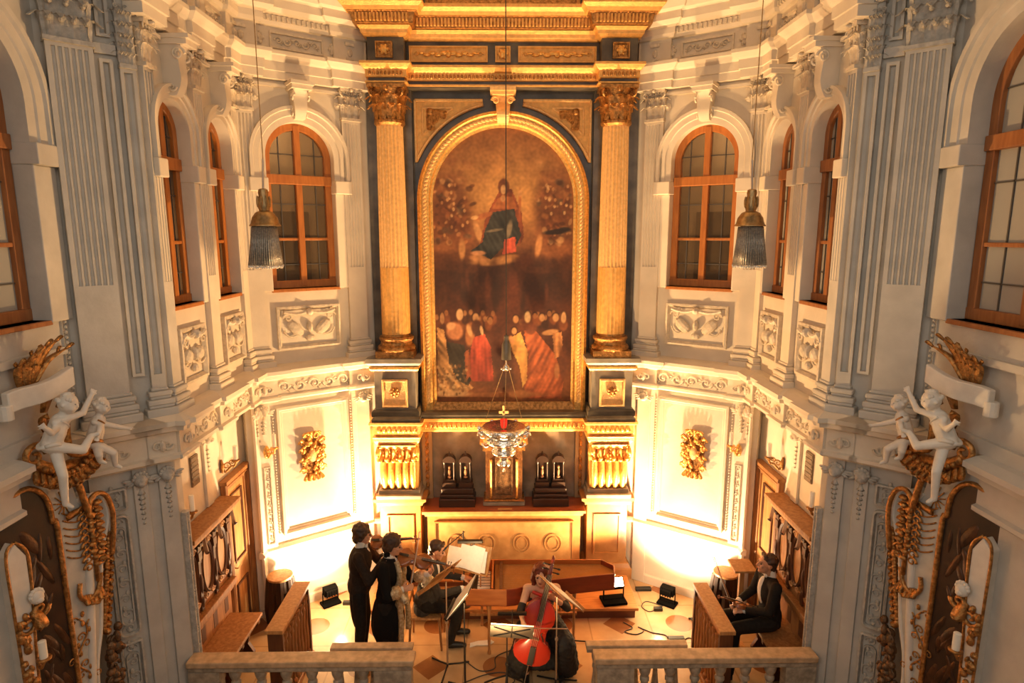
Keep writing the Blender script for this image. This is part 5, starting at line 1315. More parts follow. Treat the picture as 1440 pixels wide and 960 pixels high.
    mb = MB(M); mb.lathe([(.015, 1.955), (.05, 1.975), (.052, 1.99), (.03, 1.992)], (.06, .30, 0), 12); mb.tube([tuple(p) for p in spline([(.06, .30, 1.96), (.05, .27, 1.90), (.08, .21, 1.92), (.10, .19, 1.98)], 5)], .012, 6); mb.build('bracket', GOLDD, cd, smooth=5)
    # putti
    sn = S
    putto('putto_statue', 'small white putto with golden sash perched on the outer scroll of the %s side altar' % sn, M, (.79, .30, 3.79), (.775, .28, 3.70), (.735, .24, 3.50),
          [[(.70, .36, 3.62), (.66, .38, 3.58)], [(.90, .34, 3.58), (.965, .36, 3.55)]], [[(.70, .32, 3.40), (.72, .30, 3.34)], [(.82, .34, 3.38), (.86, .30, 3.25)]], .062, M @ Vector((.75, .24, 3.25)), (.35, 1, 0))
    putto('putto_statue', 'larger white putto with dangling leg at the crown of the %s side altar' % sn, M, (.47, .34, 3.90), (.445, .30, 3.80), (.36, .26, 3.60),
          [[(.30, .36, 3.72), (.24, .38, 3.78)], [(.57, .36, 3.80), (.66, .36, 3.92)]], [[(.345, .36, 3.36), (.36, .33, 3.12)], [(.50, .40, 3.52), (.60, .38, 3.60)]], .072, M @ Vector((.36, .26, 3.1)), (.45, 1, -.1))
# ================================================================== musicians
def basis(o, xd, zd):
    x = Vector(xd).normalized(); z = Vector(zd); z = (z-x*z.dot(x)).normalized(); y = z.cross(x)
    return Matrix(((x.x, y.x, z.x, o[0]), (x.y, y.y, z.y, o[1]), (x.z, y.z, z.z, o[2]), (0, 0, 0, 1)))

def hand(mb, wrist, d, palm, side, curl=.5, spread=.0):
    """palm points along d, palm normal = palm, thumb on the given side vector"""
    w = Vector(wrist); d = Vector(d).normalized(); n = Vector(palm); n = (n-d*n.dot(d)).normalized(); a = d.cross(n).normalized()
    if a.dot(Vector(side)) < 0: a = -a
    R = Matrix((d, a, n)).transposed()
    mb.ell(w+d*.048, (.052, .042, .019), 12, 8, R); mb.cap(w-d*.02, .027, w+d*.03, .029)
    for k, (ln, off) in enumerate(((.068, .030), (.078, .010), (.072, -.011), (.056, -.031))):
        p = w+d*.085+a*off; r = .0098; ang = 0.15
        for sg in (.45, .32, .25):
            ang += curl*(.9 if sg < .4 else .7); dd = (d*math.cos(ang)+n*math.sin(ang)+a*off*spread*6).normalized(); q = p+dd*ln*sg*1.05
            mb.cap(p, r, q, r*.9, 8); p = q; r *= .9
    p = w+d*.022+a*.032; q = p+(a*.75+d*.6+n*.25).normalized()*.042; mb.cap(p, .014, q, .0115, 8)
    r_ = q+(d*.75+a*.15+n*.45).normalized()*.034; mb.cap(q, .0115, r_, .0095, 8)

def head(mb, c, f, u, wid=1.):
    c, f, u = Vector(c), Vector(f).normalized(), Vector(u); u = (u-f*u.dot(f)).normalized(); s = u.cross(f)
    R = Matrix((f, s, u)).transposed()
    mb.ell(c+u*.022-f*.012, (.097, .076*wid, .098), 16, 12, R); mb.ell(c+f*.024-u*.045, (.070, .058*wid, .083), 14, 10, R); mb.ell(c+f*.066-u*.100, (.024, .026, .022), 10, 8, R)
    mb.cap(c+f*.086+u*.012, .010, c+f*.112-u*.028, .0145); mb.ell(c+f*.095-u*.034, (.018, .019, .011), 8, 6, R)
    mb.cap(c+f*.083+u*.030-s*.035, .011, c+f*.083+u*.030+s*.035, .011); mb.cap(c+f*.086-u*.066-s*.018, .008, c+f*.086-u*.066+s*.018, .008)
    for k in (-1, 1):
        mb.ell(c+f*.062-u*.022+s*k*.038, (.026, .022, .022), 8, 6, R); mb.ell(c-f*.008-u*.008+s*k*.076*wid, (.021, .010, .031), 8, 6, R)
    return R

def person(label, loc, rz, J, skin, hairf, top, legs, opts):
    M = Matrix.Translation(loc) @ Matrix.Rotation(rz, 4, 'Z')
    P = thing('person', label, 'person', loc)
    V = lambda k: Vector(J[k])
    b = MB(M); hc = V('head'); f = Vector(J['face']).normalized(); u = Vector(J.get('hup', (0, 0, 1)))
    R = head(b, hc, f, u); s = R @ Vector((0, 1, 0)); uu = R @ Vector((0, 0, 1))
    nb = V('neck'); b.cap(hc-uu*.06-f*.015, .052, nb-Vector((0,0,.03)), .056)
    ch, pe = V('chest'), V('pelvis'); sp = (nb-pe).normalized(); bf = Vector(J.get('bfwd', (1, 0, 0))); bf = (bf-sp*bf.dot(sp)).normalized(); bs = sp.cross(bf)
    RB = Matrix((bf, bs, sp)).transposed()
    b.ell(ch, (.095, .145, .20), 14, 10, RB); b.ell(pe.lerp(ch, .45), (.085, .12, .2), 12, 9, RB); b.ell(pe, (.10, .14, .13), 12, 9, RB)
    b.cap(V('shL'), .055, V('shR'), .055)
    for k in 'LR':
        capchain(b, [V('sh'+k), V('el'+k), V('wr'+k)], [.050, .041, .028]); hd = J['hand'+k]
        hand(b, V('wr'+k), hd[0], hd[1], hd[2], hd[3])
        capchain(b, [V('hip'+k), V('kn'+k), V('an'+k)], [.078, .054, .038]); t = Vector(J.get('toe', (1, 0, 0))); b.cap(V('an'+k)-Vector((0,0,.02)), .035, V('an'+k)+t*.11-Vector((0,0,.045)), .024)
    remesh('body', b, skin, P, .0065, 2)
    # eyes and mouth
    for k in (-1, 1):
        m = MB(M); m.ell(hc+f*.083+uu*.002+s*k*.034, (.010, .014, .009), 8, 6, R); m.build('eye', bpy.data.materials['eye'] if 'eye' in bpy.data.materials else nmat('eye', (.06, .035, .02), .2), P, smooth=5)
    m = MB(M); m.ell(hc+f*.092-uu*.066, (.006, .021, .007), 8, 6, R); m.build('mouth', bpy.data.materials['lips'] if 'lips' in bpy.data.materials else nmat('lips', (.42, .12, .08), .5), P, smooth=5)
    # hair
    h = MB(M); hairf(h, hc, f, s, uu, R); remesh('hair', h, opts['hair'], P, .009, 2, noise_amp=.012)
    # garments
    g = MB(M); sh = opts.get('girth', 1.)
    if opts.get('sleeves', True):
        g.ell(ch+sp*.02, (.125*sh, .178*sh, .215), 16, 11, RB); g.ell(pe.lerp(ch, .45), (.115*sh, .155*sh, .24), 14, 10, RB); g.ell(pe+sp*.02, (.130*sh, .168*sh, .17), 14, 10, RB)
        g.cap(V('shL')-sp*.012, .068, V('shR')-sp*.012, .068)
        for k in 'LR': capchain(g, [V('sh'+k), V('el'+k), V('el'+k).lerp(V('wr'+k), opts.get('sleeve_to', .9))], [.069, .056, opts.get('cuff_r', .043)])
        for q in opts.get('tails', []): g.ell(q[0], q[1], 12, 9, Matrix.Rotation(q[2], 3, 'Y') if len(q) > 2 else None)
        remesh(opts.get('top_name', 'tailcoat'), g, top, P, .011, 2)
    else:
        g.ell(ch-sp*.05, (.118, .160, .17), 16, 11, RB); g.ell(pe.lerp(ch, .45), (.105, .135, .24), 14, 10, RB); g.ell(pe+sp*.02, (.13, .17, .15), 14, 10, RB)
        remesh('bodice', g, top, P, .011, 2)
        for k in 'LR':
            q = MB(M); capchain(q, [V('el'+k).lerp(V('sh'+k), .25), V('el'+k), V('el'+k).lerp(V('wr'+k), .4)], [.052, .05, .044]); remesh('arm_warmer', q, top, P, .01, 2)
    if legs is not None:
        g = MB(M); g.ell(pe-sp*.02, (.125, .165, .14), 14, 10, RB)
        for k in 'LR': capchain(g, [V('hip'+k), V('kn'+k), V('an'+k)+Vector((0,0,.02))], [.097, .073, .056])
        remesh('trousers', g, legs, P, .011, 2)
    for k in 'LR':
        g = MB(M); a = V('an'+k); t = Vector(J.get('toe', (1, 0, 0))); g.cap((a.x, a.y, .045), .045, tuple(Vector((a.x, a.y, .038))+t*.15), .036); g.box(a.x-.04, a.x+.04, a.y-.03, a.y+.03, .002, .06); remesh('shoe', g, BLACK, P, .009, 2)
    if opts.get('shirt', True):
        g = MB(M); g.ell(ch+bf*.062+sp*.02, (.072, .075, .19), 12, 9, RB); g.cap(nb-sp*.015-bf*.005, .066, nb+sp*.03, .060); remesh('shirt', g, SHIRT, P, .009, 2)
        for k in 'LR':
            g = MB(M); e, w = V('el'+k), V('wr'+k); g.cap(e.lerp(w, .84), .040, e.lerp(w, .99), .038); g.build('cuff', SHIRT, P, smooth=5)
        if opts.get('tie', True):
            g = MB(M); c = nb+bf*.072+sp*.012
            for k in (-1, 1): g.cap(c, .010, c+bs*k*.045, .019)
            g.build('bow_tie', opts.get('tie_mat', SHIRT), P, smooth=5)
    return P, M

def hair_short(h, c, f, s, u, R):
    h.ell(c+u*.040-f*.028, (.100, .088, .090), 14, 10, R); h.ell(c-u*.02-f*.062, (.052, .072, .075), 12, 9, R); h.cap(c+u*.098+f*.045-s*.04, .022, c+u*.098+f*.045+s*.04, .022)
def hair_full(h, c, f, s, u, R):
    hair_short(h, c, f, s, u, R); h.ell(c+u*.05-f*.03, (.112, .10, .092), 14, 10, R)
    for k in (-1, 1): h.ell(c-f*.035+s*k*.075-u*.0, (.05, .028, .07), 10, 8, R)
    h.ell(c-f*.075-u*.03, (.05, .08, .085), 12, 9, R)
def hair_long(h, c, f, s, u, R):
    hair_full(h, c, f, s, u, R)
    for k in (-1, 1): capchain(h, [c+s*k*.075+u*.04-f*.01, c+s*k*.095-u*.06-f*.02, c+s*k*.09-u*.18-f*.04], [.035, .036, .022])
    h.ell(c-f*.08-u*.09, (.05, .09, .12), 12, 9, R)

# ------------------------------------------------------------------ instruments
def violin(label, name, B, M, mat, rib, group=None, wood_side=None):
    T = thing(name, label, name, M.translation, group); k = B
    half = [(0, 0), (.004, .07), (.03, .16), (.09, .245), (.17, .285), (.26, .28), (.335, .225), (.375, .172), (.43, .156), (.52, .152), (.575, .166), (.605, .20), (.67, .232), (.77, .235), (.87, .20), (.95, .125), (.99, .06), (1, 0)]
    out = half[:-1]+[(x, -y) for x, y in half[::-1][:-1]]; c = .48
    m = MB(M); n = len(out); rr = []
    for sc, z in ((.55, -.07*k*.7), (.86, -.03*k*.7), (1.02, 0), (1.02, .008*k), (.975, .01*k), (.975, rib), (1.02, rib+.002*k), (1.02, rib+.01*k), (.86, rib+.04*k*.7), (.5, rib+.085*k*.7), (.15, rib+.095*k*.7)):
        rr.append([m._p(((c+(x-c)*sc)*k, y*sc*k, z)) for x, y in out])
    for i in range(len(rr)-1):
        for j in range(n): m.f.append((rr[i][j], rr[i][(j+1)%n], rr[i+1][(j+1)%n], rr[i+1][j]))
    m.f.append(tuple(rr[0][::-1])); m.f.append(tuple(rr[-1]))
    m.build('body', mat, T, smooth=.8)
    if wood_side:
        q = MB(M); pts = [(x*.992+.004, y*.985) for x, y in out]; q.sweep([(x*k, y*k) for x, y in pts[::-1]], [(-.004*k, .012*k), (.006*k, .012*k), (.006*k, rib-.004*k), (-.004*k, rib-.004*k)], True); q.build('ribs', wood_side, T)
    zt = rib+.062*k
    m = MB(M); L = 1.62*k
    m.frust((.98*k, 1.0*k, -.04*k, .04*k, rib*.4), (.98*k, 1.0*k, -.045*k, .045*k, rib+.05*k)); m.tube([(.96*k, 0, rib+.03*k), (1.1*k, 0, rib+.045*k), (1.42*k, 0, rib+.07*k)], [.05*k, .038*k, .032*k], 8)
    m.cap((1.40*k, 0, rib+.065*k), .034*k, (1.58*k, 0, rib+.03*k), .026*k); m.build('neck', wood_side or mat, T, smooth=5)
    m = MB(M); m.spiral((1.62*k, 0, rib+.02*k), .06*k, 1.6, .026*k, (1,0,0), (0,0,1), rend=.7); m.lathe([(.03*k, -.045*k), (.03*k, .045*k)], (1.62*k, 0, rib+.02*k), 10); m.build('scroll', wood_side or mat, T, smooth=5)
    for i in range(4):
        s = 1 if i % 2 else -1; m = MB(M); x = (1.45+.035*i)*k; m.tube([(x, -s*.03*k, rib+.045*k), (x, s*.10*k, rib+.045*k)], [.008*k, .011*k], 6); m.ell((x, s*.12*k, rib+.045*k), (.018*k, .03*k, .012*k), 7, 5); m.build('peg', EBON, T)
    m = MB(M); m.frust((.70*k, 1.42*k, -.04*k, .04*k, rib+.085*k), (.70*k, 1.42*k, -.033*k, .033*k, rib+.108*k)); m.build('fingerboard', EBON, T)
    m = MB(M); m.prism([(.42*k, rib+.05*k), (.435*k, rib+.05*k), (.43*k, rib+.125*k), (.425*k, rib+.125*k)], -.06*k, .06*k); m.build('bridge', BOWW, T)
    m = MB(M); m.frust((.03*k, .30*k, -.03*k, .03*k, rib+.07*k), (.03*k, .30*k, -.045*k, .045*k, rib+.095*k)); m.build('tailpiece', EBON, T)
    for i in range(4):
        y = (i-1.5)*.024*k; m = MB(M); m.tube([(.30*k, y, rib+.095*k), (.43*k, y*1.1, rib+.127*k), (1.42*k, y*.6, rib+.115*k)], .0022*k+.0004, 4); m.build('string', STRING, T)
    for s in (-1, 1):
        m = MB(M); m.tube([tuple(p) for p in spline([(.36*k, s*.10*k, rib+.048*k), (.40*k, s*.13*k, rib+.046*k), (.46*k, s*.10*k, rib+.056*k), (.50*k, s*.075*k, rib+.06*k), (.53*k, s*.09*k, rib+.058*k)], 5)], .009*k, 6, flat=.6); m.build('sound_hole', EBON, T)
    return T
def bow(label, frog, tip, hairside):
    f, t = Vector(frog), Vector(tip); d = (t-f).normalized(); L = (t-f).length; h = Vector(hairside); h = (h-d*h.dot(d)).normalized()
    B = thing('bow', label, 'bow', f)
    m = MB(); m.tube([f-d*.03, f+d*L*.3+h*.004, f+d*L*.6+h*.006, f+d*L, f+d*(L+.015)+h*.02], [.0055, .0055, .005, .004, .003], 7); m.build('stick', BOWW, B, smooth=5)
    m = MB(); m.tube([f+h*.022, f+d*(L+.01)+h*.016], .004, 5, flat=.5); m.build('hair', HAIRW, B)
    m = MB(basis(f, d, h)); m.box(-.01, .045, -.006, .006, .003, .024); m.build('frog', EBON, B)
    return B

up = Vector((0, 0, 1))
# --- first violinist, standing left, facing right
J = dict(head=(.045, .01, 1.625), face=(.95, .22, -.16), neck=(.015, 0, 1.485), chest=(0, 0, 1.26), pelvis=(-.02, 0, .96), shL=(.02, .185, 1.42), shR=(0, -.185, 1.42),
         elL=(.20, .19, 1.17), wrL=(.42, .11, 1.36), elR=(.13, -.30, 1.17), wrR=(.30, -.10, 1.34), handL=((.6, -.15, .75), (-.5, -.4, .5), (-.5, 0, .6), .75), handR=((.75, .35, -.25), (.2, .3, -1), (0, 1, .3), .5),
         hipL=(-.02, .10, .92), hipR=(-.02, -.10, .92), knL=(.02, .12, .50), knR=(-.01, -.11, .50), anL=(-.02, .13, .08), anR=(-.05, -.12, .08))
P1, M1 = person('standing violinist in a dark tailcoat, farther left of the two standing players', (-1.755, 7.0, 0), .12, J, SKIN, hair_full, SUITB, SUIT,
       dict(hair=HAIRD, girth=1.14, tails=[((-.085, 0, .72), (.06, .15, .34), -.05)]))
vm = M1 @ basis((.125, .10, 1.452), (.96, .02, -.03), (-.05, -.45, .9))
violin('brown violin held under the chin of the farther standing player', 'violin', .355, vm, VIOL, .032)
bow('violin bow in the right hand of the farther standing player', M1 @ Vector((.37, -.05, 1.345)), M1 @ Vector((.34, .58, 1.56)), (0, 0, -1))

# --- violist in costume, nearer
J = dict(head=(.055, .0, 1.60), face=(.93, .12, -.22), neck=(.01, 0, 1.465), chest=(-.01, 0, 1.235), pelvis=(-.03, 0, .94), shL=(.02, .17, 1.395), shR=(-.02, -.175, 1.395),
         elL=(.22, .14, 1.10), wrL=(.46, .06, 1.22), elR=(.05, -.27, 1.09), wrR=(.20, -.17, 1.14), handL=((.55, 0, .75), (-.6, -.4, .4), (-.4, -.3, .7), .75), handR=((.85, .1, .25), (.1, .9, -.4), (0, .3, .9), .7),
         hipL=(-.03, .10, .90), hipR=(-.03, -.10, .90), knL=(.0, .12, .49), knR=(-.03, -.11, .49), anL=(-.03, .13, .08), anR=(-.07, -.12, .08))
P2, M2_ = person('standing viola player in a black velvet costume coat with brocade and lace trim', (-1.36, 6.80, 0), -.12, J, SKIN, hair_full, VELV, SUIT,
       dict(hair=HAIRD, girth=1.10, top_name='velvet_coat', tie=False, sleeve_to=.55, cuff_r=.066, tails=[((-.08, .0, .66), (.16, .22, .36), .06), ((-.03, -.06, .66), (.19, .15, .30), .0), ((.0, .05, .70), (.15, .15, .29), 0)]))
m = MB(M2_)
for s in (-1, 1):
    m.tube([tuple(p) for p in spline([(.10, s*.055, 1.42), (.145, s*.085, 1.28), (.135, s*.10, 1.08), (.145, s*.12, .90), (.165, s*.14, .70), (.155, s*.15, .42)], 6)], .036, 8, flat=.5)
m.build('brocade_border', BROC, P2, smooth=5)
g = MB(M2_); g.ell((.085, 0, 1.08), (.068, .085, .24), 12, 9); g.ell((.10, 0, .88), (.075, .10, .17), 12, 9); remesh('brocade_waistcoat', g, BROC, P2, .01, 2)
m = MB(M2_); m.cap((-.005, 0, 1.485), .066, (.0, 0, 1.515), .062); m.build('black_neckband', VELV, P2, smooth=5)
for a, b in (((.05, -.27, 1.09), (.20, -.17, 1.14)), ((.22, .14, 1.10), (.46, .06, 1.22))):
    a, b = Vector(a), Vector(b); d = (b-a).normalized(); q = a.lerp(b, .55)
    g = MB(M2_); g.cap(a.lerp(b, .40), .070, q, .085); g.build('brocade_cuff', BROC, P2, smooth=5)
    g = MB(M2_); w = a.lerp(b, .80)
    for k in range(9):
        an = PI*2*k/9; o = d.orthogonal().normalized(); o2 = d.cross(o); rdir = o*math.cos(an)+o2*math.sin(an)
        g.leaf(w+rdir*.02, (rdir*.35+d*.25-up*.65), rdir, .07, .13, .2)
    g.cap(a.lerp(b, .55), .05, w, .042); g.build('lace_cuff', LACE, P2, smooth=5)
vm = M2_ @ basis((.10, .06, 1.415), (.97, -.03, -.16), (-.05, -.45, .9))
violin('brown viola held by the player in the black velvet costume', 'viola', .405, vm, VIOL, .036)
bow('viola bow held upright in the right hand of the costumed player', M2_ @ Vector((.275, -.15, 1.145)), M2_ @ Vector((.375, -.02, 1.78)), (.6, .7, 0))

# --- harpsichord
hp = thing('harpsichord', 'orange brown harpsichord with long dark red curved side standing before the altar steps', 'harpsichord', (.4, 7.25, 0))
outl = [(-.47, 6.905), (.03, 6.885), (.14, 6.905), (.27, 6.965), (.42, 7.04), (.62, 7.10), (.90, 7.15), (1.42, 7.235), (1.45, 7.44), (1.30, 7.60), (-.47, 7.62)]
m = MB(); m.prismz(outl, .70, .715); m.build('bottom_board', HARPD, hp)
def wallseg(name, pts, mat, z0=.70, z1=.92, th=.018):
    m = MB(); m.sweep(pts, [(0, z0), (th, z0), (th, z1), (0, z1)]); return m.build(name, mat, hp, bevel=.003)
wallseg('cheek', [(.03, 6.885), (-.47, 6.905)], HARP); wallseg('bentside', outl[1:8][::-1], HARPD); wallseg('tail', [(1.30, 7.60), (1.45, 7.44), (1.42, 7.235)], HARPD); wallseg('spine', [(-.47, 7.62), (1.30, 7.60)], HARP)
m = MB(); m.prismz([(-.12, 6.92), (.05, 6.905), (.27, 6.985), (.42, 7.06), (.9, 7.17), (1.40, 7.25), (1.43, 7.43), (1.29, 7.58), (-.12, 7.60)], .845, .857); sb = m.build('soundboard', nmat('orange soundboard', (.36, .15, .04), .75, var=.15, scale=6, spec=.1), hp)
m = MB(); m.lathe([(.05, .858), (.052, .862), (.03, .862)], (.45, 7.33, 0), 18); m.build('rose', GOLDD, sb)
m = MB(); m.box(-.16, -.135, 6.92, 7.60, .78, .93); m.build('nameboard', HARP, hp)
m = MB(); m.box(.55, .575, 7.10, 7.58, .86, .88); m.box(-.06, -.02, 6.93, 7.59, .86, .90); m.build('jack_rail', OAKD, hp)
m = MB(); m.box(-.45, -.17, 6.93, 7.60, .72, .745); m.build('keybed', OAKD, hp)
for i in range(32):
    m = MB(); y = 6.965+i*.0188; m.box(-.42, -.18, y, y+.0178, .745, .765); m.build('key', EBON, hp)
for i in range(32):
    if i % 7 in (2, 6): continue
    m = MB(); y = 6.965+i*.0188+.0135; m.box(-.34, -.18, y, y+.0095, .765, .775); m.build('sharp_key', WAX, hp)
for i in range(24):
    m = MB(); t = i/23; y = 6.99+.55*t; xe = .25+1.05*max(0, min(1, (y-7.0)/.45)); m.tube([(-.05, y, .875), (min(xe, 1.28), y, .875)], .0009, 4); m.build('string', BRASS, hp)
for x, y in ((-.19, 6.96), (-.30, 7.54), (.90, 7.22), (.75, 7.52)):
    m = MB(); m.lathe([(.022, .0), (.022, .03), (.014, .06), (.019, .2), (.015, .45), (.026, .62), (.03, .66), (.03, .70)], (x, y, 0), 10); m.build('leg', OAK, hp, smooth=.7)
m = MB(); m.box(-.45, .95, 7.30, 7.34, .30, .33); m.build('stretcher', OAK, hp)
hp.location.y += .05
# music desk with sheets
nd = Vector((-.42, -.80, .38)).normalized(); Md = basis((-.47, 7.36, 1.06), (.86, -.45, 0), nd)
md_ = thing('music_desk', 'orange wooden music desk standing behind the harpsichord keyboard', 'music desk', (-.47, 7.36, .92))
m = MB(Md); m.box(-.31, .31, -.10, .24, -.02, -.004); m.build('board', OAKL, md_, bevel=.004); m = MB(Md); m.box(-.31, .31, -.115, -.10, -.02, .03); m.build('ledge', OAKL, md_)
for x in (-.2, .2):
    m = MB(); p = Md @ Vector((x, -.1, -.02)); m.tube([(p.x, p.y, .922 if p.x > -.15 else .745), tuple(p)], .01, 6); m.build('prop', OAK, md_)
for i, (x0, x1, y0, y1, r) in enumerate(((-.30, -.11, -.095, .15, .03), (-.13, .09, -.09, .20, -.02), (.06, .27, -.095, .17, .04), (.02, .22, -.09, .225, -.05))):
    m = MB(Md @ Matrix.Rotation(r, 4, 'Z')); m.box(x0, x1, y0, y1, .001+.004*i, .004+.004*i)
    tag(m.build('sheet_music', PAPER, None), ('white music sheet at the left end of the harpsichord desk', 'white music sheet left of the middle on the harpsichord desk', 'white music sheet at the right end of the harpsichord desk', 'tall white sheet standing highest on the harpsichord desk')[i], 'sheet music', 'sheets on the harpsichord desk')
dl = thing('desk_lamp', 'slim black bar lamp on a thin rod above the harpsichord music desk', 'lamp', (-.41, 7.30, 1.30))
m = MB(); m.box(-.57, -.26, 7.02, 7.07, 1.485, 1.525); m.build('lamp_bar', BLACK, dl, bevel=.008); m = MB(); m.tube([tuple(p) for p in spline([(-.41, 7.05, 1.50), (-.41, 7.10, 1.46), (-.42, 7.25, 1.34), tuple(Md @ Vector((.05, .235, -.012)))], 6)], .006, 6); m.build('rod', BLACK, dl)

# --- harpsichordist seated
J = dict(head=(.085, 0, 1.275), face=(.93, -.10, -.34), neck=(.01, 0, 1.135), chest=(-.03, 0, .92), pelvis=(-.10, 0, .585), shL=(0, .18, 1.075), shR=(0, -.18, 1.075),
         elL=(.11, .24, .80), wrL=(.40, .13, .815), elR=(.11, -.24, .80), wrR=(.40, -.12, .815), handL=((1, 0, -.12), (.05, 0, -1), (0, -1, 0), .38), handR=((1, 0, -.12), (.05, 0, -1), (0, 1, 0), .38),
         hipL=(-.06, .10, .57), hipR=(-.06, -.10, .57), knL=(.36, .13, .56), knR=(.36, -.12, .56), anL=(.30, .14, .08), anR=(.24, -.13, .08))
P3, M3_ = person('seated harpsichord player in a charcoal suit bending over the keyboard', (-.93, 7.27, 0), 0, J, SKIN, hair_short, SUITG, SUIT,
       dict(hair=HAIRD, top_name='suit_jacket', tie=True, tie_mat=SUIT, tails=[((-.11, 0, .50), (.13, .19, .13)), ((.02, 0, .62), (.12, .17, .08))]))
def chair(label, loc, rz, back=True):
    M = at(loc, rz); c = thing('wooden_chair', label, 'chair', loc)
    m = MB(M); m.box(-.20, .20, -.20, .20, .425, .455); m.build('seat', OAKL, c, bevel=.008)
    for sx in (-1, 1):
        for sy in (-1, 1):
            m = MB(M); m.tube([(sx*.205, sy*.19, 0), (sx*.18, sy*.175, .43)], [.014, .018], 8); m.build('leg', OAK, c)
    if back:
        for sy in (-1, 1):
            m = MB(M); m.tube([(-.18, sy*.175, .44), (-.235, sy*.17, .84)], .016, 8); m.build('back_post', OAK, c)
        for z in (.62, .80):
            m = MB(M); x = -.18-.055*(z-.44)/.4; m.box(x-.01, x+.01, -.17, .17, z-.035, z+.035); m.build('back_slat', OAKL, c)
    return c
chair('wooden chair under the harpsichord player', (-1.0, 7.27, 0), 0)

# --- cellist, seated, facing the camera
J = dict(head=(.07, -.015, 1.19), face=(.95, -.16, .02), neck=(.02, 0, 1.05), chest=(-.01, 0, .84), pelvis=(-.10, 0, .56), shL=(.02, .175, .985), shR=(.02, -.175, .985),
         elL=(.14, .30, .80), wrL=(.225, .135, .975), elR=(.20, -.26, .80), wrR=(.36, -.24, .79), handL=((.1, -.75, .55), (.5, .3, -.1), (.2, .2, 1), .8), handR=((.75, .35, -.35), (.1, .2, -1), (0, 1, .2), .6),
         hipL=(-.06, .10, .54), hipR=(-.06, -.10, .54), knL=(.34, .25, .50), knR=(.34, -.22, .50), anL=(.30, .22, .08), anR=(.32, -.20, .08))
CL = (.455, 6.885, 0); CR_ = -PI/2
P4, M4_ = person('seated cellist with auburn hair in a dark dress and wide patterned skirt', CL, CR_, J, SKINL, hair_long, SKIRT, None, dict(hair=HAIRR, sleeves=False, shirt=False))
g = MB(M4_); g.ell((-.08, 0, .50), (.19, .22, .16), 14, 10)
for s, kn, an in ((1, (.33, .25, .46), (.26, .29, .14)), (-1, (.33, -.22, .46), (.27, -.29, .14))):
    capchain(g, [(-.04, s*.10, .50), kn, an], [.15, .135, .15]); g.cap(an, .145, (an[0]-.04, an[1]+s*.03, .06), .055); g.cap((-.15, s*.2, .3), .14, (-.15, s*.24, .10), .10)
g.ell((.10, 0, .26), (.20, .28, .22), 14, 10); g.ell((.14, 0, .14), (.20, .32, .10), 14, 10); g.ell((-.1, 0, .25), (.16, .26, .24), 14, 10)
remesh('skirt', g, SKIRT, P4, .014, 3, noise_amp=.014)
m = MB(M4_); m.cap((.10, -.10, .98), .02, (.125, .0, .955), .02); m.cap((.125, 0, .955), .02, (.10, .10, .98), .02); m.build('red_neckline', REDC, P4, smooth=5)
d = Vector((.17, .17, .68)).normalized(); cm = basis((.285, 6.435, .33), d, (-.06, -1, .22))
violin('glossy red cello leaning against the seated cellist', 'cello', .74, cm, CELLO, .10, wood_side=CELLOD)
cel = [o for o in C.objects if o.name.startswith('cello') and o.type == 'EMPTY'][0]
e0 = Vector((.285, 6.435, .33))+Vector((-.06, -1, .22)).normalized()*.045; m = MB(); m.tube([e0, e0-d*.30], .005, 6); m.build('endpin', CHROME, cel)
bow('pale cello bow across the strings of the red cello', (.175, 6.36, .80), (.70, 6.32, .815), (0, .9, -.3))
chair('wooden chair under the cellist', (.47, 6.96, 0), -PI/2, False)

# --- man sitting in the right stall
J = dict(head=(.02, 0, 1.405), face=(.97, -.05, .10), neck=(-.03, 0, 1.265), chest=(-.03, 0, 1.04), pelvis=(-.06, 0, .74), shL=(-.02, .19, 1.20), shR=(-.02, -.19, 1.20),
         elL=(.06, .24, .93), wrL=(.29, .10, .87), elR=(.05, -.24, .93), wrR=(.29, -.08, .88), handL=((.9, -.3, -.2), (0, -.4, -1), (.3, -1, .2), .6), handR=((.9, .3, -.2), (0, .4, -1), (.3, 1, .2), .6),
         hipL=(-.03, .10, .70), hipR=(-.03, -.10, .70), knL=(.40, .13, .66), knR=(.40, -.13, .66), anL=(.44, .14, .08), anR=(.40, -.14, .08))
P5, M5_ = person('man in a black tailcoat and white shirt sitting in the right choir stall, looking left', (3.10, 6.66, 0), PI, J, SKIN, hair_short, SUIT, SUIT, dict(hair=HAIRD, tails=[((-.10, 0, .70), (.07, .17, .10))]))
vm = M5_ @ basis((.12, .04, .80), (.72, .10, .30), (-.3, -.3, .9))
violin('violin resting on the lap of the man in the right stall', 'violin', .33, vm, VIOL, .03)
bow('thin bow held upright by the man in the right stall', M5_ @ Vector((.385, -.04, .875)), M5_ @ Vector((.60, -.12, 1.42)), (-1, 0, 0))

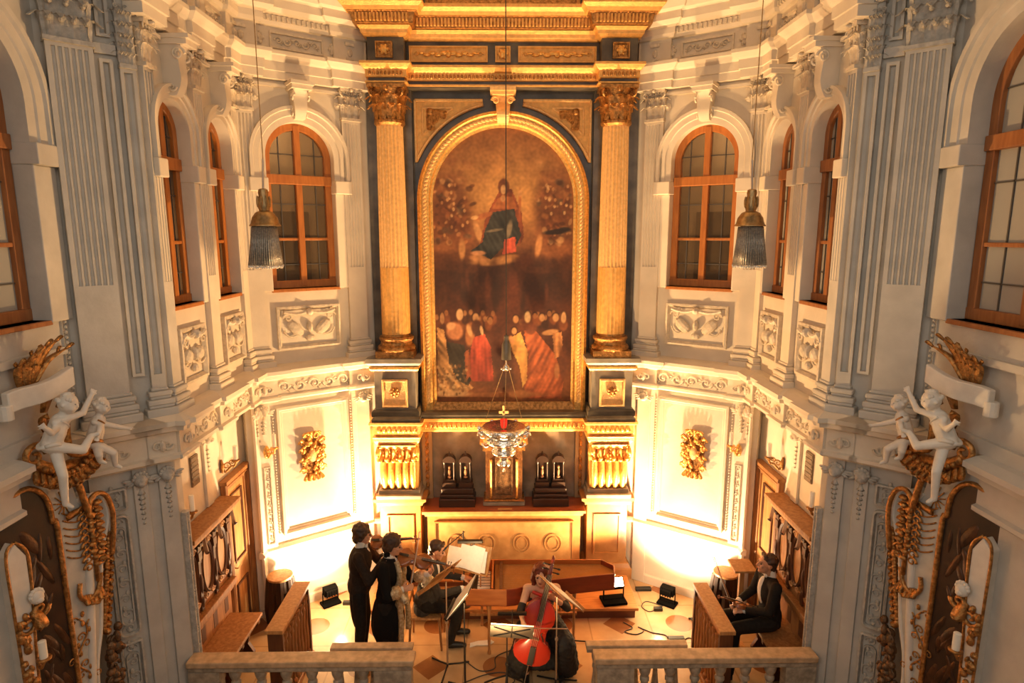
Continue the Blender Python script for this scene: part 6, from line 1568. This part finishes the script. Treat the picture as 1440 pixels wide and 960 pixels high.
# ------------------------------------------------------------------ music stands
def sheetdesk(T, M, w, h, mat, name='desk'):
    m = MB(M); m.box(-w/2, w/2, -h/2, h/2, -.012, 0); o = m.build(name, mat, T, bevel=.003); m = MB(M); m.box(-w/2, w/2, -h/2-.01, -h/2+.008, -.012, .035); m.build('ledge', mat, T)
def tripod(T, x, y, h, mat, feet=BLACK, r=.27, hub=.10, post=None):
    m = MB(); m.tube([(x, y, .035), (x, y, h*.55)], .012, 8); m.build('lower_post', post or mat, T); m = MB(); m.tube([(x, y, h*.5), (x, y, h)], .008, 8); m.build('upper_post', post or mat, T)
    m = MB(); m.lathe([(.018, h*.55-.03), (.022, h*.55-.01), (.018, h*.55+.01)], (x, y, 0), 10); m.build('clamp', mat, T)
    for k in range(3):
        a = 2*PI*k/3+.35; m = MB(); m.tube([(x, y, hub), (x+r*.5*math.cos(a), y+r*.5*math.sin(a), hub*.55), (x+r*math.cos(a), y+r*math.sin(a), .012)], [.012, .010, .012], 6); m.build('foot', feet, T)
T1 = thing('music_stand', 'chrome music stand with tilted wooden desk in front of the costumed viola player', 'music stand', (-.69, 6.76, 0), 'music stands of the players')
tripod(T1, -.69, 6.76, 1.14, CHROME, hub=.05)
n1 = Vector((-.62, .45, .64)).normalized(); Ms = basis((-.765, 6.76, 1.205), up.cross(n1), n1); sheetdesk(T1, Ms, .44, .47, OAKL)
m = MB(Ms); m.box(-.19, .17, -.20, .18, .001, .004); tag(m.build('sheet_music', PAPER, None), 'music sheet on the tilted wooden desk of the chrome stand by the viola player', 'sheet music')
T2 = thing('music_stand', 'black music stand with a bright white page in front of the harpsichord player', 'music stand', (-.45, 6.33, 0), 'music stands of the players')
tripod(T2, -.45, 6.33, 1.14, BLACK)
n2 = Vector((-.80, .16, .57)).normalized(); Ms = basis((-.475, 6.33, 1.215), up.cross(n2), n2); sheetdesk(T2, Ms, .40, .42, BLACK)
m = MB(Ms); m.box(-.20, .20, -.20, .215, .001, .006); tag(m.build('sheet_music', PAPER, None), 'bright white page on the black stand, tilted toward the left', 'sheet music')
T3 = thing('music_stand', 'low folding music stand with grey back and crossed struts in front of the cello', 'music stand', (.02, 6.27, 0), 'music stands of the players')
tripod(T3, .03, 6.27, .78, BLACK, r=.34, hub=.28)
Ms = basis((.083, 6.19, .885), (-1, .02, .07), (.0, .93, .36)); GREYST = nmat('grey stand metal', (.10, .08, .058), .6, .2); sheetdesk(T3, Ms, .48, .19, GREYST)
for a, b in (((-.2, -.08), (.2, .08)), ((-.2, .08), (.2, -.08)), ((0, -.09), (0, .09))):
    m = MB(Ms); m.tube([(a[0], a[1], -.018), (b[0], b[1], -.018)], .007, 6); m.build('strut', BLACK, T3)
m = MB(Ms); m.box(-.235, .235, -.08, .115, .001, .006); tag(m.build('sheet_music', PAPER, None), 'open music sheets on the low stand before the cello, only the top edge seen', 'sheet music')
m = MB(); m.box(-.073, .255, 6.36, 6.40, .955, .99); m.build('lamp_bar', BLACK, T3, bevel=.008); m = MB(); m.tube([tuple(p) for p in spline([(.09, 6.38, .975), (.09, 6.34, 1.04), (.09, 6.26, 1.03), tuple(Ms @ Vector((0, .10, -.006)))], 5)], .005, 6); m.build('lamp_arm', BLACK, T3)
T4 = thing('music_stand', 'tall chrome music stand with a white page right of the cello', 'music stand', (.57, 6.42, 0), 'music stands of the players')
tripod(T4, .60, 6.42, 1.15, CHROME)
n4 = Vector((.62, .30, .71)).normalized(); Ms = basis((.65, 6.42, 1.20), up.cross(n4), n4); sheetdesk(T4, Ms, .40, .47, OAKL)
m = MB(Ms); m.box(-.19, .19, -.22, .20, .001, .006); tag(m.build('sheet_music', PAPER, None), 'white page on the tall chrome stand right of the cello', 'sheet music')
ms = thing('microphone_stand', 'black microphone on a boom in front of the harpsichord player', 'microphone', (-.55, 7.80, .165))
m = MB(); m.tube([(-.55, 7.80, .18), (-.55, 7.78, 1.27)], .009, 8); m.build('post', BLACK, ms); m = MB(); m.lathe([(.09, 0.001), (.09, .012), (.02, .025), (.012, .05)], (-.55, 7.80, .165), 18); m.build('base', BLACK, ms)
m = MB(); m.tube([(-.53, 7.78, 1.26), (-.715, 7.29, 1.315)], .006, 6); m.build('boom', BLACK, ms); m = MB(); m.cap((-.715, 7.29, 1.315), .011, (-.755, 7.25, 1.285), .013); m.ell((-.765, 7.24, 1.278), .021, 10, 8); m.build('capsule', BLACK, ms, smooth=5)

# ------------------------------------------------------------------ lamps, cables and small things on the floor
FLB = nmat('extra dark flood housing', (.004, .0035, .003), .95, spec=.05)  # darkened below black metal so the nearby lamp does not turn it grey
def floodlight(label, loc, aim, rz, lit=False):
    x, y, z = loc; F = thing('floodlight', label, 'floodlight', loc, 'floodlights on the floor'); M = at(loc, rz) @ Matrix.Scale(1.3 if lit else 1, 4)
    m = MB(M); m.box(-.13, .13, -.09, .09, 0.001, .03); m.build('base', FLB, F, bevel=.005)
    m = MB(M); m.tube([(-.11, 0, .03), (-.11, 0, .20)], .008, 6); m.tube([(.11, 0, .03), (.11, 0, .20)], .008, 6); m.tube([(-.11, 0, .03), (.11, 0, .03)], .009, 6); m.build('yoke', FLB, F)
    Mh = M @ Matrix.Translation((0, 0, .21)) @ Matrix.Rotation(aim, 4, 'X')   # front glass looks along local +y
    m = MB(Mh); m.frust((-.095, .095, -.05, .05, -.055), (-.095, .095, -.05, .05, .055)); m.frust((-.07, .07, -.085, -.05, -.04), (-.07, .07, -.085, -.05, .04))
    for k in range(5): m.box(-.08+.036*k, -.07+.036*k, -.10, -.05, -.045, .045)
    hs = m.build('housing', FLB, F)
    m = MB(Mh); m.box(-.085, .085, .050, .056, -.045, .045); m.build('glass', FLOODE if lit else bpy.data.materials['flood glass'] if 'flood glass' in bpy.data.materials else nmat('flood glass', (.9, .8, .6), .2, emit=((1, .8, .5), 3)), F)
floodlight('small black floodlight on the floor facing the slanting left wall', (-2.48, 8.12, 0), .12, .62)
floodlight('small black floodlight on the floor facing the slanting right wall', (2.33, 8.05, 0), .12, -.62)
floodlight('lit floodlight standing on the right end of the altar dais', (1.52, 7.86, .165), .75, PI+.15, True)
def small(name, label, cat, x0, x1, y0, y1, z0, z1, mat):
    m = MB(); m.box(x0, x1, y0, y1, z0, z1); return tag(m.build(name, mat, None, bevel=.006), label, cat)
small('ballast_box', 'small black ballast box on the floor beside the left floodlight', 'box', -2.30, -2.14, 8.07, 8.13, .001, .05, BLACK)
small('ballast_box', 'small black ballast box on the floor in front of the right floodlight', 'box', 2.10, 2.22, 7.86, 7.92, .001, .05, BLACK)
small('ballast_box', 'flat black box against the wall between dais and right floodlight', 'box', 1.95, 2.18, 8.36, 8.43, .001, .045, BLACK)
small('power_strip', 'short black power strip on the floor near the right kneeling desk', 'power strip', 2.13, 2.34, 7.20, 7.27, .001, .05, BLACK)
m = MB(); 
for i in range(4): m.tube([(2.60+.05*i, 7.42, .012), (2.56+.05*i, 7.68, .012)], .010, 6)
m.box(2.56, 2.80, 7.40, 7.42, .002, .02); m.box(2.53, 2.76, 7.68, 7.70, .002, .02)
tag(m.build('floor_grate', BLACK, None), 'small dark floor grate beside the far end of the right kneeling desk', 'grate')
def cable(label, pts, r=.006):
    m = MB(); m.tube([tuple(p) for p in spline([(x, y, r+.001) for x, y in pts], 8)], r, 6); tag(m.build('cable', CABLE, None, smooth=5), label, 'cable', 'cables on the floor')
cable('thin cable coiling from the lit floodlight to the power strip', [(1.62, 7.62), (1.72, 7.50), (1.60, 7.42), (1.74, 7.36), (1.86, 7.44), (1.80, 7.52), (1.95, 7.40), (2.12, 7.34), (2.13, 7.24)])
cable('long cable crossing the floor behind the right gate leaf', [(.90, 7.25), (1.25, 7.20), (1.6, 7.16), (1.85, 7.02), (2.02, 6.85)])
cable('cable looping from the right floodlight to its ballast box', [(2.25, 7.98), (2.05, 8.10), (1.95, 7.98), (2.02, 7.86), (2.12, 7.89)])
cable('cable from the power strip to the kneeling desk', [(2.34, 7.24), (2.42, 7.28), (2.50, 7.20)])
cable('cable on the floor under the low stand before the cello', [(-.55, 6.45), (-.25, 6.62), (.0, 6.66), (.12, 6.52), (-.02, 6.43), (-.15, 6.5)])
cable('cable winding between the harpsichord legs', [(-.5, 6.9), (-.30, 6.70), (-.12, 6.74), (-.1, 6.95), (.15, 7.1)])
m = MB(); m.prismz([(-.44, 7.13), (-.36, 7.17), (-.20, 7.17), (-.13, 7.23), (-.17, 7.27), (-.34, 7.25), (-.44, 7.21)], .002, .012); tag(m.build('paper_sheet', PAPER, None), 'white sheet lying on the floor beside the harpsichord player\'s shoes', 'paper')
# ================================================================== light, camera
def lamp(kind, name, loc, energy, col, size=.1, target=None, spot=None, blend=.5):
    l = bpy.data.lights.new(name, kind); l.energy = energy; l.color = col
    if kind in ('POINT', 'SPOT'): l.shadow_soft_size = size
    if kind == 'AREA': l.size = size
    if kind == 'SPOT': l.spot_size = spot; l.spot_blend = blend
    o = bpy.data.objects.new(name, l); C.objects.link(o); o.location = loc
    if target is not None:
        o.rotation_euler = (Vector(target)-Vector(loc)).to_track_quat('-Z', 'Y').to_euler()
    return o
WARM = (1, .60, .26); WARM2 = (1, .72, .42)
lamp('SPOT', 'flood_lamp_light', (-2.26, 7.72, .34), 400, WARM2, .05, (-2.75, 8.25, 1.5), math.radians(125), .6)
lamp('SPOT', 'flood_lamp_light', (2.14, 7.66, .34), 400, WARM2, .05, (2.65, 8.25, 1.5), math.radians(125), .6)
lamp('POINT', 'flood_lamp_spill', (-2.28, 7.85, .45), 38, WARM2, .05)
lamp('POINT', 'flood_lamp_spill', (2.16, 7.80, .45), 22, WARM2, .05)
lamp('SPOT', 'flood_lamp_beam', (-2.22, 7.97, .42), 2000, WARM, .06, (1.3, 8.3, 5.4), math.radians(104), .8)
lamp('SPOT', 'flood_lamp_beam', (2.12, 7.93, .42), 2000, WARM, .06, (-1.3, 8.3, 5.4), math.radians(104), .8)
lamp('SPOT', 'flood_lamp_beam', (1.47, 7.62, .45), 70, WARM, .05, (-.3, 8.8, 3.2), math.radians(130), .6)
lamp('SPOT', 'step_lamp_beam', (-.05, 5.45, .5), 850, WARM, .07, (0, 8.7, 6.3), math.radians(74), .7)
lamp('SPOT', 'step_lamp_beam', (-.05, 5.45, .6), 45, WARM, .07, (0, 8.0, 1.2), math.radians(100), .8)
lamp('AREA', 'stand_lamp_light', (-.41, 7.06, 1.47), 2.2, WARM2, .2, (-.47, 7.36, 1.05))
lamp('AREA', 'nave_fill', (0, .5, 7.8), 40, (1, .84, .66), 2.5, (0, 6, 3))  # unseen soft areas standing in for the dim ambient light of the nave
lamp('AREA', 'nave_fill', (-2.6, 1.5, 7.0), 29, (1, .92, .82), 2.0, (3.6, 5.2, 3.5))
lamp('AREA', 'nave_fill', (2.6, 1.5, 7.0), 29, (1, .92, .82), 2.0, (-3.6, 5.2, 3.5))
lamp('AREA', 'nave_fill', (-1.8, 1.0, 4.4), 30, (1, .9, .78), 1.5, (3.8, 4.9, 2.6))  # added low fill to brighten the side altars, no lamp seen there
lamp('AREA', 'nave_fill', (1.8, 1.0, 4.4), 30, (1, .9, .78), 1.5, (-3.8, 4.9, 2.6))
lamp('POINT', 'corridor_fill', (-3.3, 9.0, 6.9), 45, WARM2, .1)  # added warm fill behind the slanting windows, no lamp seen in the corridor
lamp('POINT', 'corridor_fill', (3.3, 9.0, 6.9), 45, WARM2, .1)
w = bpy.data.worlds.new('world'); bpy.context.scene.world = w; w.use_nodes = True
bg = w.node_tree.nodes['Background']; bg.inputs[0].default_value = (.95, .88, .80, 1); bg.inputs[1].default_value = .08

cam = bpy.data.cameras.new('camera'); cam.sensor_width = 36; cam.lens = 870/1440*36; cam.clip_start = .05; cam.clip_end = 60
co = bpy.data.objects.new('camera', cam); C.objects.link(co)
co.location = (0, 0, H); co.rotation_euler = (math.radians(90-9.8), 0, math.radians(-.79))
bpy.context.scene.camera = co
vs = bpy.context.scene.view_settings
vs.view_transform = 'Standard'; vs.look = 'None'; vs.exposure = 0.; vs.gamma = 1.
